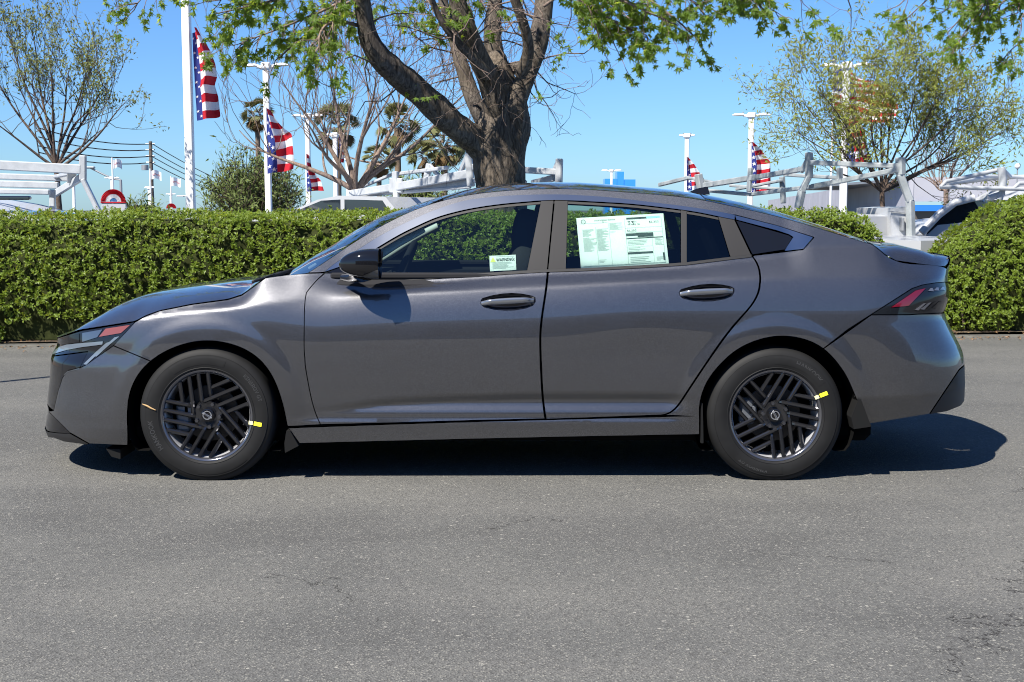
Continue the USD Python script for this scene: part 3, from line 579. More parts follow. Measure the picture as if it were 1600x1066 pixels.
# roof lining, antenna
obj('roof_lining', (lambda R: (np.concatenate([np.stack([R[:, 0], R[:, 1] * .97 * w, R[:, 2] - .012 + .03 * (1 - w * w)], 1)[:, None] for w in np.linspace(1, -1, 9)], 1).reshape(-1, 3), grid_faces(len(R), 9)))(resample(rail[ir[0]:ir[2] + 1], 30)), interior_dark, car, smooth=True)
p0 = at(1092, 298, YC - .1) - [0, YC, 0]; p0[1] = 0
fin = trimesh.convex.convex_hull(np.array([[-.07, -.02, -.02], [-.07, .02, -.02], [.07, -.028, -.02], [.07, .028, -.02], [.05, -.006, .022], [.05, .006, .022], [.062, 0, .02], [0.0, -.006, .012], [0, .006, .012]]) + p0)
obj('roof_antenna', fin, black_gloss, car, smooth=40)
for sy, L in ((-.42, .55), (.12, .6)):
    obj('wiper', cat_([beam((-1.20, sy - L / 2, .955), (-1.13, sy + L / 2, .985), .012, .018), beam((-1.25, sy - L / 2 - .05, .945), (-1.17, sy, .972), .016, .014)]), black_plastic, car)
# clip seen at the foot of the windscreen
pc = at(488, 416, 6.45) - [0, YC, 0]; obj('windscreen_label', beam(pc - [.02, 0, .012], pc + [.02, 0, .012], .004, .012), sheet_white, car)

# ---------------------------------------------------------------- cabin
obj('parcel_shelf', box((.80, 1.30, .03), (1.60, 0, .985), .01), interior_dark, car)
obj('dashboard', cat_([box((.42, 1.34, .26), (-.93, 0, .82), .06), box((.30, 1.25, .05), (-.98, 0, .94), .02)]), interior_dark, car, smooth=35)
pw = at(622, 420, YC - .40) - [0, YC, 0]
tor = trimesh.creation.torus(.182, .0165, major_sections=36, minor_sections=10); Rm = trimesh.transformations.rotation_matrix(radians(-66), [0, 1, 0])[:3, :3]
obj('steering_wheel', cat_([(np.array(tor.vertices) @ Rm.T + [pw[0] + .01, -.38, .955], tor.faces), beam((pw[0] - .05, -.55, .95), (pw[0] - .05, -.21, .95), .05, .04), beam((pw[0] - .22, -.38, .86), (pw[0] - .02, -.38, .955), .07, .07)]), interior_dark, car, smooth=40)
def pillow(size, loc, rot=0, pw_=2.6):
    m = trimesh.creation.icosphere(3); v = np.array(m.vertices); v = np.sign(v) * abs(v) ** (2 / pw_) ; v = v / np.maximum((abs(v) ** pw_).sum(1, keepdims=True) ** (1 / pw_), 1e-9) * np.asarray(size) / 2
    c, s = cos(rot), sin(rot); R = np.array([[c, 0, s], [0, 1, 0], [-s, 0, c]]); return v @ R.T + loc, m.faces
for sy in (-.38, .38):
    st = obj('seat', cat_([pillow((.52, .50, .18), (-.34, sy, .50)), pillow((.16, .50, .66), (-.02, sy, .80), radians(17), 3.2)]), interior_dark, car, smooth=40)
    hp = at(821, 352, YC - .38) - [0, YC, 0] if sy < 0 else np.array([.10, .38, 1.17]); hx = .048
    obj('headrest', cat_([pillow((.13, .27, .22), (hx + .02, sy, 1.185), radians(12), 3.0), tube([(hx, sy - .06, 1.0), (hx + .015, sy - .06, 1.12)], .007), tube([(hx, sy + .06, 1.0), (hx + .015, sy + .06, 1.12)], .007)]), interior_dark, st, smooth=40)
st = obj('rear_seat', cat_([pillow((.50, 1.30, .18), (.66, 0, .50), 0, 4), pillow((.17, 1.32, .60), (1.02, 0, .82), radians(24), 4), box((.35, 1.25, .04), (1.30, 0, 1.03), .01)]), interior_dark, car, smooth=40)
for sy in (-.4, .4): obj('headrest', pillow((.13, .26, .17), (1.13, sy, 1.13), radians(15), 3.0), interior_dark, st, smooth=40)
# inner trim of both sides: pillars and door tops
for sgn in (-1, 1):
    A = []
    for u, v, y in ((585, 413, .70), (612, 396, .67), (650, 371, .63), (684, 353, .60)):
        q = at(u, v, YC + y); A.append([q[0], sgn * y, q[2]])
    A = np.array(A); obj('pillar_trim', tube(A, [.022, .025, .024, .018], 8), interior_trim, car, smooth=True)
    obj('pillar_trim', beam((.13, sgn * .715, .95), (.20, sgn * .555, 1.33), .10, .03, .01), interior_dark, car)
    obj('pillar_trim', beam((1.02, sgn * .71, .98), (.90, sgn * .56, 1.30), .05, .05, .01), interior_dark, car)
    obj('door_trim', cat_([box((1.95, .07, .42), (-.02, sgn * .77, .755), .03), box((.9, .05, .03), (-.42, sgn * .765, .975), .008)]), interior_dark, car)
q0 = at(600, 437, YC - .74) - [0, YC, 0]; q1 = at(722, 431, YC - .74) - [0, YC, 0]
obj('door_cap', beam((q0[0], -.755, q0[2] - .004), (q1[0], -.755, q1[2] - .004), .05, .025, .006), plain('grey_door_cap', (.16, .18, .17), .7), car)
obj('grab_handle', tube([(.02, .60, 1.30), (.04, .585, 1.27), (.18, .585, 1.265), (.2, .60, 1.30)], .010, 6), interior_dark, car, smooth=True)

# ---------------------------------------------------------------- door mirrors
for sgn in (-1, 1):
    def mp(x, y, z): return (x, sgn * y, z)
    # housing: shell in local axes, x along the car, widths outwards; rear face flat
    n, m = 26, 34; V = []
    x_r = at(592, 415, YC - 1.0)[0]; z_m = at(592, 414, YC - 1.0)[2]
    for i in range(n):
        t = i / (n - 1)                                  # 0 at the rear opening, 1 at the front tip
        c = (1 - t ** 2.4) ** .5 if i < n - 1 else 0.0
        xx = x_r - .190 * t; zc_ = z_m + .012 * t - .014 * t * t; hz = .073 * (c * .98 + .02 * (1 - t)); hy = .092 * (c * .98 + .02 * (1 - t))
        for j in range(m):
            a = 2 * pi * j / m; ca, sa = cos(a), sin(a); e = 2 / 2.9
            V.append(mp(xx, .955 + .01 * t + hy * np.sign(ca) * abs(ca) ** e, zc_ + hz * np.sign(sa) * abs(sa) ** e * (1 if sa > 0 else .92)))
    f = []
    for i in range(n - 1):
        for j in range(m): a, b = i * m + j, i * m + (j + 1) % m; f += [(a, a + m, b + m), (a, b + m, b)]
    mir = obj('door_mirror', (np.array(V), np.array(f)), black_gloss, car, smooth=45)
    V2 = np.array(V[:m]); gl = np.vstack([V2 * [1, 1, 1] + [-.012, 0, 0], [V2.mean(0) + [-.012, 0, 0]]]); gl[:m] = gl[m] + (gl[:m] - gl[m]) * .95
    obj('mirror_glass', (gl, np.array([(m, j, (j + 1) % m) for j in range(m)])), plain('mirror_silver', (.85, .88, .9), .02, metal=1.0), mir)
    # grey lower rear corner and the foot
    lo = np.array(V[:m * 12]).reshape(12, m, 3); j = np.arange(int(m * .53), int(m * .98) + 1) % m
    q = lo[:10, j]; ctr = np.array(mp(x_r - .08, .955, z_m)); q = ctr + (q - ctr) * 1.012
    keep = q.copy(); keep[..., 2] = np.minimum(keep[..., 2], z_m - .018 - .03 * np.linspace(0, 1, 10)[:, None])
    obj('mirror_skirt', (keep.reshape(-1, 3), grid_faces(10, len(j))), plain('grey_mirror_skirt', (.05, .05, .05), .4, coat=.4) if sgn < 0 else '/World/Looks/grey_mirror_skirt', mir, smooth=45)
    zf = z_m - .062
    foot = [(mp(x_r - .085, .97, zf + .016), .034), (mp(x_r - .095, .92, zf + .008), .036), (mp(x_r - .12, .875, zf - .002), .032), (mp(x_r - .15, .83, zf - .004), .026)]
    v, ff = tube([p for p, r in foot], [r for p, r in foot], 14); v = np.array(v); cz_ = zf - .008; v[:, 2] = cz_ + (v[:, 2] - cz_) * .78; v[:, 0] = (x_r - .11) + (v[:, 0] - (x_r - .11)) * 1.5
    obj('mirror_foot', (v, ff), black_gloss, mir, smooth=50)
# ---------------------------------------------------------------- wheels
def arc_text(text, h, r, mid, depth=.0012):
    """Lettering bent round a circle in the xz plane; mid is the angle of its middle, clockwise from the top."""
    m = meshkit.text_mesh(text, h, depth, bold=True); v = np.array(m.vertices); x = v[:, 0] - (v[:, 0].min() + v[:, 0].max()) / 2
    a = mid + x / r; rr = r + v[:, 1]
    return np.c_[rr * np.sin(a), -v[:, 2], rr * np.cos(a)], np.array(m.faces)
def wheel(xw, sgn, phase, front):
    yc = .790; k = sgn
    def put(mesh, flip=False):
        v, f = mesh; v = np.array(v, float); f = np.asarray(f)
        # local: outer face towards -y at y = 0 .. ; the wheel's centre plane at +.1025
        if sgn > 0: v = v * [1, -1, 1]; f = f[:, ::-1]
        return v + [xw, sgn * (yc + .1025), ZW], f
    R = RT
    prof = [(.206, .012), (.214, .004), (.222, .000), (.228, -.0035), (.2305, -.0048), (.2325, -.0030), (.246, -.006), (.262, -.0075), (.278, -.0065), (.2885, -.0038), (.291, -.0040), (.2930, -.0006), (.300, .002), (.307, .006), (.3135, .011), (.3190, .018), (.3225, .026), (.3250, .036)]
    tyre_p = prof + [(.3265, .060), (.3265, .100)]; tyre_p = tyre_p + [(r, .205 - y) for r, y in tyre_p[::-1][1:]]
    v, f = lathe(tyre_p, 120)
    v = v.copy(); ang = np.arctan2(v[:, 2], v[:, 0]); rr = np.hypot(v[:, 0], v[:, 2])
    # shoulder blocks: notches around the tread
    notch = (np.sin(ang * 60) > .35) & (rr > .316) & (rr < .3262); v[notch, 0] *= .9925; v[notch, 2] *= .9925
    flat = v[:, 2] < -(ZW - .002); v[flat, 2] = -(ZW - .002)
    w_ = obj('wheel', put(lathe([(.196, .085), (.198, .05), (.200, .025), (.206, .012), (.213, .0035), (.2185, .0025), (.2205, .006)][::-1] + [(.196, .16), (.196, .19)], 72)), rim_barrel, car, smooth=35)
    obj('tyre', put((v, f)), rubber, w_, smooth=35)
    # grooves in the tread
    obj('rim_lip', put(lathe([(.2215, .0040), (.2185, -.0005), (.2140, .0005), (.2080, .0060), (.2040, .0160)], 96)), rim_edge, w_, smooth=40)
    obj('wheel_back', put(lathe([(.196, .135), (.10, .14), (.0, .14)], 48)), dark_shell, w_, smooth=30)
    obj('brake_disc', put(lathe([(.06, .098), (.075, .093), (.075, .086), (.128, .086), (.135, .088), (.135, .104), (.06, .104)], 48)), brake_steel, w_, smooth=30)
    ca = radians(205 if front else 160)
    obj('brake_caliper', put(cat_([box((.07, .06, .13), (.135 * cos(ca), .075, -.135 * sin(ca) * -1 * .3), .012), box((.045, .03, .05), (.11 * cos(ca), .060, .02), .008)])), plain('grey_caliper', (.13, .14, .155), .5, metal=.5) if '/World/Looks/grey_caliper' not in made else '/World/Looks/grey_caliper', w_)
    made.add('/World/Looks/grey_caliper')
    # hub face and bars
    hubp = [(.0, .034), (.040, .034), (.046, .030), (.066, .030), (.074, .040), (.078, .065)]
    obj('hub', put(lathe(hubp, 40)), rim_dark, w_, smooth=35)
    RR = .212; offs, inn = (-.535, -.315, -.10, .115), (.28, .03, .27, .42)
    for g in range(5):
        a0 = phase + g * 2 * pi / 5; d = np.array([sin(a0), cos(a0)]); p = np.array([cos(a0), -sin(a0)])
        for o, i0 in zip(offs, inn):
            y0 = o * RR; hw = .0098; q = []
            # section along the bar: depth sinks towards the rim
            for s, dep in ((i0 * RR, .026), (i0 * RR + .012, .020), (max(i0 * RR + .02, .72 * math.sqrt(RR ** 2 - y0 ** 2)), .012), (math.sqrt(RR ** 2 - (abs(y0) + hw) ** 2) - .004, .0065), (math.sqrt(RR ** 2 - (abs(y0) + hw) ** 2) + .006, .020)):
                for e, dy in ((-1.0, .030), (-1.0, .006), (-.45, 0.0), (.45, 0.0), (1.0, .006), (1.0, .030)):
                    xy = d * s + p * (y0 + e * hw); q.append((xy[0], dep + dy, xy[1]))
            n = 6; f = np.vstack([np.array([(i * n + j, (i + 1) * n + j, (i + 1) * n + j + 1), (i * n + j, (i + 1) * n + j + 1, i * n + j + 1)]) for i in range(4) for j in range(5)])
            f = np.vstack([f, [(0, j, j + 1) for j in range(1, 5)], [(24, 24 + j + 1, 24 + j) for j in range(1, 5)]])
            obj('spoke', put((np.array(q), f[:, ::-1])), rim_dark, w_)
    for g in range(5):
        a0 = phase + .55 + g * 2 * pi / 5; c = np.array([.0575 * sin(a0), 0, .0575 * cos(a0)])
        v, f = lathe([(0, .012), (.0085, .012), (.0105, .016), (.0115, .030)], 6); obj('lug_nut', put((v + c, f)), nut_steel, w_, smooth=25)
    cap = obj('hub_cap', put(lathe([(0, .012), (.026, .0125), (.0305, .015), (.032, .024), (.032, .034)], 40)), black_gloss, w_, smooth=35)
    # ring and bar emblem
    ringm = lathe([(.0165, .0120), (.0180, .0098), (.0205, .0098), (.0220, .0120)], 40); tl_ = phase + .6
    c_, s_ = cos(tl_), sin(tl_); Rm = np.array([[c_, 0, s_], [0, 1, 0], [-s_, 0, c_]])
    bar = box((.050, .004, .0085), (0, .0105, 0), .001)
    tx = meshkit.text_mesh('NISSAN', .0055, .001, bold=True); tv = np.array(tx.vertices); tv = np.c_[tv[:, 0] - tv[:, 0].mean(), .0082 - tv[:, 2], tv[:, 1] - .00275]
    obj('emblem', put((lambda m: (m[0] @ Rm.T, m[1]))(cat_([ringm, bar]))), logo_silver, cap, smooth=35)
    if sgn < 0: obj('emblem_lettering', put((tv @ Rm.T, np.array(tx.faces))), black_plastic, cap)
    # raised lettering on the tyre
    base = phase
    letters = [arc_text('HANKOOK', .021, .2585, base - 1.85), arc_text('KINERGY GT', .017, .2595, base + 1.12)] if front else [arc_text('HANKOOK', .021, .2585, base + .12), arc_text('KINERGY GT', .017, .2595, base + 3.05)]
    v, f = cat_(letters); v = v - [0, .0068, 0]; obj('tyre_lettering', put((v, f)), rubber_print, w_)
    for a0, a1 in ((-.55, .45), (2.5, 3.4)):
        aa = np.linspace(base + a0, base + a1, 24); obj('sidewall_band', put((np.array([[r * sin(t), y, r * cos(t)] for t in aa for r, y in ((.246, -.0066), (.258, -.0083), (.276, -.0077), (.284, -.0058))]), grid_faces(24, 4))), rubber, w_, smooth=True)
    # valve
    a0 = phase + 1.9; v, f = tube([(.188 * sin(a0), .03, .188 * cos(a0)), (.178 * sin(a0), .008, .178 * cos(a0))], [.004, .0035], 8); obj('valve_stem', put((v, f)), black_plastic, w_)
    if sgn < 0:
        a0 = radians(99 if front else 65); e = np.array([sin(a0), cos(a0)]); q = np.array([cos(a0), -sin(a0)]); tilt = .03
        def patch(r0, r1, w, y0, y1):
            P = []
            for r, y in ((r0, y0), (r1, y1)):
                for s in (-1, 1): xy = e * r + q * (w * s) + q * (r - r0) * tilt; P.append((xy[0], y, xy[1]))
            v = np.array(P); b = v + [0, .0015, 0]; return np.vstack([v, b]), np.array([(0, 1, 3), (0, 3, 2), (4, 7, 5), (4, 6, 7), (0, 2, 6), (0, 6, 4), (1, 5, 7), (1, 7, 3), (0, 4, 5), (0, 5, 1), (2, 3, 7), (2, 7, 6)])
        obj('tyre_tag', put(patch(.228, .266, .0095, -.0055, -.0100)), tag_yellow, w_)
        obj('rim_tag', put(patch(.203, .223, .0085, -.003, -.004)), tag_cream, w_)
        if front:
            P = np.array([at(u, v, YC - .902) for u, v in ((222.5, 631.5), (230, 634.5), (236, 638), (243, 641))]) - [0, YC, 0]; obj('tyre_mark', tube(P, [.002, .0045, .004, .002], 6), rubber_mark, w_)
made = set()
wheel(XW[0], -1, radians(-5), True); wheel(XW[1], -1, radians(29), False); wheel(XW[0], 1, radians(14), True); wheel(XW[1], 1, radians(50), False)

# ---------------------------------------------------------------- sheets stuck inside the windows
def sheet(name, corners, off, items, mat, parent):
    """A flat sheet inside the window; corners are its photo corners (top left, top right, bottom right, bottom left); items are printed on it."""
    s_, z_ = on_body(np.array([c[0] for c in corners], float), np.array([c[1] for c in corners], float)); c, n = P3(s_, z_, off)
    nn = n.mean(0); nn /= np.linalg.norm(nn)
    def M(x, y, o): a = c[0] + (c[1] - c[0]) * x[:, None]; b = c[3] + (c[2] - c[3]) * x[:, None]; return a + (b - a) * y[:, None] + nn * (np.zeros(len(x)) + o)[:, None]
    x, y = np.meshgrid(np.linspace(0, 1, 9), np.linspace(0, 1, 7), indexing='ij'); o = obj(name, (M(x.ravel(), y.ravel(), 0.0), grid_faces(9, 7)), mat, parent)
    for nm, m, mesh in items:
        v = np.asarray(mesh[0]); obj(nm, (M(v[:, 0], v[:, 1], .0012 + .0001 * v[:, 2]), mesh[1]), m, o)
    return o
def bar2(x0, y0, x1, y1): return np.array([(x0, y0, 0), (x1, y0, 0), (x1, y1, 0), (x0, y1, 0)]), np.array([(0, 1, 2), (0, 2, 3)])
def word(t, x, y, h, asp, bold=True):
    m = meshkit.text_mesh(t, h, .001, bold); v = np.array(m.vertices); return np.c_[x + v[:, 0] / asp, y - v[:, 1], v[:, 2] * 0], np.array(m.faces)
def lines(x0, x1, y0, y1, k, r): 
    ys = np.linspace(y0, y1, k); return [bar2(x0, y, x0 + (x1 - x0) * r.uniform(.45, 1), y + (y1 - y0) / k * .42) for y in ys]
r5 = np.random.default_rng(5); asp = 1.62
rw = None
for p in stage.GetPrimAtPath('/World/parked_car').GetChildren():
    if p.GetName() == 'rear_window': rw = p
    if p.GetName() == 'front_window': fw = p
fine = lines(.055, .20, .24, .37, 8, r5) + lines(.055, .21, .40, .66, 14, r5) + lines(.215, .36, .24, .66, 24, r5) + lines(.215, .33, .84, .89, 3, r5) + lines(.37, .52, .14, .26, 7, r5) + lines(.37, .46, .305, .32, 2, r5) + lines(.56, .82, .50, .58, 4, r5) + lines(.56, .80, .64, .70, 3, r5) + lines(.57, .83, .82, .95, 5, r5) + lines(.87, .97, .48, .60, 6, r5) + lines(.87, .95, .84, .90, 4, r5) + [bar2(.03, .955, .97, .963)]
ruled = [bar2(.03, .12, .35, .124), bar2(.205, .2, .2085, .93), bar2(.36, .14, .3635, .95), bar2(.545, .07, .549, .97), bar2(.549, .25, .97, .254), bar2(.549, .345, .97, .349), bar2(.665, .25, .669, .345), bar2(.966, .06, .97, .95), bar2(.84, .47, .843, .95), bar2(.54, .62, .84, .623), bar2(.03, .945, .97, .949)]
darkm = [bar2(.57, .05, .80, .085), bar2(.55, .36, .86, .41), bar2(.68, .405, .86, .44), bar2(.55, .45, .97, .468), bar2(.545, .725, .835, .765), bar2(.945, .76, .965, .91)]
logo = lathe([(.022, 0), (.027, 0)], 28, 'z'); logo = (np.c_[.075 + logo[0][:, 0], .085 + logo[0][:, 1] * asp, 0 * logo[0][:, 0]], logo[1])
sheet('price_sheet', [(900.5, 339.5), (1036.5, 332), (1045.5, 412.5), (908, 420)], -.009, [
    ('fine_print', print_grey, cat_(fine)), ('ruled_lines', print_grey, cat_(ruled)), ('heading_bars', print_dark, cat_(darkm)), ('cyan_bar', print_cyan, bar2(.80, .045, .955, .082)),
    ('sheet_heading', print_dark, cat_([word('2026 NISSAN SENTRA', .20, .085, .026, asp, False), word('SV', .29, .118, .022, asp, False), word('NISSAN', .05, .093, .014, asp, False), logo])),
    ('large_figures', print_dark, cat_([word('33', .575, .195, .075, asp, False), word('MPG', .645, .15, .02, asp, False), word('30  38', .645, .20, .028, asp, False), word('$1,350', .825, .175, .038, asp, False), word('$1,350', .565, .325, .036, asp, False), word('smartphone app', .80, .325, .016, asp, False)][:-1]))], sheet_white, rw)
sheet('warning_sticker', [(764.5, 398.8), (805.8, 397), (806.5, 420.8), (765.5, 423)], -.009, [
    ('fine_print', print_grey, cat_(lines(.10, .92, .46, .84, 7, r5) + [bar2(.25, .08, .93, .095)])),
    ('warning_triangle', warn_yellow, (np.array([(.13, .10, 0), (.235, .42, 0), (.03, .42, 0)]), np.array([(0, 1, 2)]))),
    ('warning_mark', print_dark, cat_([bar2(.122, .20, .14, .32), bar2(.122, .345, .14, .38)])),
    ('warning_word', print_dark, word('WARNING:', .25, .385, .19, 1.95))], sheet_white, fw)
# ---------------------------------------------------------------- plants: materials and builders
def leaf_mat(name, stops, trans=0.3, rough=0.45, spec=0.4, tcol=None):
    tc = tcol or tuple(min(1, c * 1.6) for c in stops[-1][1])
    return material(name, {'g': ('geometry', {}), 'r': ('rgb_ramp', {'ramp': stops}), 'p': ('principled_bsdf', {'roughness': rough, 'specular_ior_level': spec}),
        't': ('translucent_bsdf', {'color': tc}), 'm': ('mix_closure', {'fac': trans})}, [('g.random_per_island', 'r.fac'), ('r.color', 'p.base_color'), ('p.BSDF', 'm.closure1'), ('t.BSDF', 'm.closure2')], surface='m.closure')
hedge_leaf = leaf_mat('hedge_leaves', [(0, (.115, .165, .018)), (.45, (.275, .325, .036)), (.8, (.39, .42, .065)), (1, (.50, .50, .14))], .33, .42, .3, (.46, .52, .05))
maple_leaf = leaf_mat('maple_leaves', [(0, (.075, .13, .018)), (.5, (.15, .22, .028)), (1, (.29, .34, .045))], .45, .5, .3, (.52, .64, .06))
sparse_leaf = leaf_mat('sparse_olive_leaves', [(0, (.16, .18, .06)), (.6, (.26, .27, .10)), (1, (.34, .31, .13))], .3, .6, .2, (.30, .30, .10))
feather_leaf = leaf_mat('feathery_yellow_leaves', [(0, (.20, .23, .045)), (.6, (.36, .37, .08)), (1, (.48, .45, .12))], .35, .6, .2, (.40, .36, .08))
grey_leaf = leaf_mat('grey_green_leaves', [(0, (.12, .155, .045)), (.6, (.20, .23, .075)), (1, (.29, .30, .11))], .25, .7, .2, (.2, .22, .08))
palm_leaf = leaf_mat('palm_fronds', [(0, (.12, .125, .045)), (.55, (.26, .22, .09)), (1, (.46, .36, .16))], .2, .6, .3, (.25, .22, .08))
dead_frond = leaf_mat('dead_palm_fronds', [(0, (.10, .065, .03)), (1, (.26, .16, .08))], .1, .8, .1)
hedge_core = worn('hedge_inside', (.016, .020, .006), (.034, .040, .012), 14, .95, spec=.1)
def bark_mat(name, a, b, scale=(9, 9, 1.8), bump=.02):
    return material(name, {'g': ('geometry', {}), 'm': ('mapping', {'scale': scale}), 'n': ('noise_texture', {'scale': 2.6, 'detail': 8.0, 'roughness': 0.72, 'distortion': 1.4}), 'n2': ('noise_texture', {'scale': 1.3, 'detail': 3.0}),
        'r': ('rgb_ramp', {'ramp': [(.36, a), (.62, b)]}), 'r2': ('rgb_ramp', {'ramp': [(.35, (.72, .72, .74)), (.65, (1.2, 1.12, 1.0))]}), 'x': ('mix_color', {'blend_type': 'multiply', 'fac': 1.0}), 'b': ('bump', {'strength': 1.0, 'distance': bump}),
        'p': ('principled_bsdf', {'roughness': .9, 'specular_ior_level': .15})}, [('g.position', 'm.vector'), ('m.vector', 'n.vector'), ('g.position', 'n2.vector'), ('n.fac', 'r.fac'), ('n2.fac', 'r2.fac'), ('r.color', 'x.a'), ('r2.color', 'x.b'), ('x.result', 'p.base_color'), ('n.fac', 'b.height'), ('b.normal', 'p.normal')])
bark_big = bark_mat('furrowed_bark', (.028, .024, .021), (.150, .130, .110))
bark_bare = bark_mat('reddish_bare_bark', (.085, .062, .052), (.24, .19, .165), (14, 14, 5), .008)
bark_dark = bark_mat('dark_twig_bark', (.045, .034, .028), (.13, .10, .085), (14, 14, 5), .008)
bark_palm = bark_mat('palm_bark', (.08, .06, .045), (.20, .16, .125), (5, 5, 12), .02)
def leaves(P, D, N, length, width, fold=.25, curl=.15):
    """Pointed leaves: base P, direction D, face normal N (n x 3 each), as one mesh of four triangles each."""
    n = len(P); D = D / np.linalg.norm(D, axis=1, keepdims=True); S = np.cross(D, N); S /= np.maximum(np.linalg.norm(S, axis=1, keepdims=True), 1e-9); N = np.cross(S, D)
    L, Wd = np.broadcast_to(length, n)[:, None], np.broadcast_to(width, n)[:, None]
    a = P; b = P + D * L * .5 - S * Wd * .5 + N * Wd * fold; c = P + D * L * .55 + N * L * .03; d = P + D * L * .5 + S * Wd * .5 + N * Wd * fold; e = P + D * L - N * L * curl
    V = np.stack([a, b, c, d, e], 1).reshape(-1, 3); i = np.arange(n)[:, None] * 5
    return V, np.vstack([i + [0, 2, 1], i + [0, 3, 2], i + [1, 2, 4], i + [2, 3, 4]])
def stars(P, D, N, size):
    """Five-lobed leaves."""
    n = len(P); D = D / np.linalg.norm(D, axis=1, keepdims=True); S = np.cross(D, N); S /= np.maximum(np.linalg.norm(S, axis=1, keepdims=True), 1e-9); N = np.cross(S, D)
    rr = np.array([.10, .55, .26, .92, .34, 1.0, .34, .92, .26, .55]); aa = np.radians([180, 115, 88, 56, 28, 0, -28, -56, -88, -115]); sz = np.broadcast_to(size, n)[:, None, None]
    q = (D[:, None] * (rr * np.cos(aa))[:, None] + S[:, None] * (rr * np.sin(aa))[:, None] - N[:, None] * (.22 * rr ** 2)[:, None]) * sz + P[:, None] + D[:, None] * sz * .25
    V = np.concatenate([(P + D * sz[:, 0] * .25)[:, None], q], 1).reshape(-1, 3); i = np.arange(n)[:, None] * 11
    return V, np.vstack([i + [0, 1 + k, 1 + (k + 1) % 10] for k in range(10)])
def unit(a): return a / np.maximum(np.linalg.norm(a, axis=-1, keepdims=True), 1e-9)
def limb(pts, r, n=8, sub=4, rough=0.0, seed=0):
    """Smooth tapered limb through points."""
    P = np.asarray(pts, float); t = np.arange(len(P)); tt = np.linspace(0, len(P) - 1, (len(P) - 1) * sub + 1)
    Q = CubicSpline(t, P)(tt) if len(P) > 2 else np.stack([np.interp(tt, t, P[:, k]) for k in range(3)], 1); R = np.interp(tt, t, r)
    V, f = tube(Q, R, n); m = len(Q)
    if rough:
        ctr = np.repeat(Q, n, 0); d = V[:m * n] - ctr; w = meshkit.fbm(V[:m * n] * [3.2, 3.2, 1.6] + seed, 4, seed) - .5; w2 = meshkit.noise(V[:m * n] * [11, 11, 2.5], seed + 3) - .5
        V[:m * n] = ctr + d * (1 + rough * (1.5 * w + .5 * w2))[:, None]
    return (V, f), Q, R
def grow(p, d, L, r, level, rs, out, tips, bend=.35, kids=(2, 4), shrink=.66, up=.15, spread=.7, rmin=.003, nodes=4):
    """A branch with its own side branches; fills out with tubes and tips with (point, direction)."""
    P, q, e = [p], p, unit(d)
    for k in range(nodes):
        e = unit(e + rs.normal(0, bend * .35, 3) + np.array([0, 0, up * .3])); q = q + e * L / nodes; P.append(q)
    P = np.array(P); R = np.linspace(r, max(r * .45, rmin * .7), nodes + 1); out.append(tube(P, R, 7 if r > .05 else (5 if r > .015 else 3), cap=r > .05))
    if level == 0:
        tips.append((P, R)); return
    for k in range(rs.integers(*kids)):
        t = rs.uniform(.35, 1.0) if k else 1.0; i = min(int(t * nodes), nodes - 1); q = P[i] + (P[i + 1] - P[i]) * (t * nodes - i)
        e2 = unit(unit(P[i + 1] - P[i]) + rs.normal(0, spread, 3) + np.array([0, 0, up])); grow(q, e2, L * shrink * rs.uniform(.75, 1.2), max(np.interp(t * nodes, range(nodes + 1), R) * rs.uniform(.55, .85), rmin), level - 1, rs, out, tips, bend, kids, shrink, up, spread, rmin, nodes)
def foliage(tips, rs, per, length, width, jitter=.03, droop=.3, mat=None, start=.2):
    """Small leaves strewn along the last twigs."""
    P, D = [], []
    for Q, R in tips:
        t = rs.uniform(start, 1.05, per) * (len(Q) - 1); i = np.clip(t.astype(int), 0, len(Q) - 2); q = Q[i] + (Q[i + 1] - Q[i]) * (t - i)[:, None]
        P.append(q + rs.normal(0, jitter, q.shape)); D.append(unit(Q[i + 1] - Q[i]) * .8 + rs.normal(0, .7, q.shape) - [0, 0, droop])
    P, D = np.vstack(P), np.vstack(D); n = len(P)
    return leaves(P, D, unit(rs.normal(0, .6, (n, 3)) + [0, -.3, .8]), length * rs.uniform(.6, 1.3, n), width * rs.uniform(.7, 1.2, n))

# ---------------------------------------------------------------- kerb and planting strip
def hy(x): return 12.72 + .096 * x                                   # the kerb runs slightly away to the right
kerb_m = worn('worn_kerb_concrete', (.058, .056, .05), (.10, .095, .08), 6.0, .9, bump=.004)
soil = worn('dry_leaf_litter', (.055, .040, .028), (.17, .12, .075), 16.0, .95, bump=.02)
kx = np.arange(-14, 14.1, 2.0)
for a, b in zip(kx[:-1], kx[1:]):
    k = obj('kerb', beam((a + .006, hy(a) + .0, -.030), (b - .006, hy(b) + .0, -.030), .16, .09, .018), kerb_m, kind='structure')
xs = np.linspace(-14, 14, 60); ys = np.linspace(.06, 2.4, 8); Xp, Yp = np.meshgrid(xs, ys, indexing='ij')
obj('planting_bed', (np.stack([Xp, hy(Xp) + Yp, .02 + .03 * meshkit.fbm(np.stack([Xp * 3, Yp * 3, 0 * Xp], -1), 3, 2)], -1).reshape(-1, 3), grid_faces(60, 8)), soil, smooth=True, kind='structure')
rs = np.random.default_rng(41); n = 700
lx = rs.uniform(-7, 7, n); dd = abs(rs.normal(0, .16, n)); P = np.stack([lx, hy(lx) - .07 - dd, np.full(n, .006)], 1); n2 = 500; lx = rs.uniform(-7, 7, n2); P = np.vstack([P, np.stack([lx, hy(lx) + rs.uniform(-.05, .3, n2), np.full(n2, .04)], 1)]); n += n2
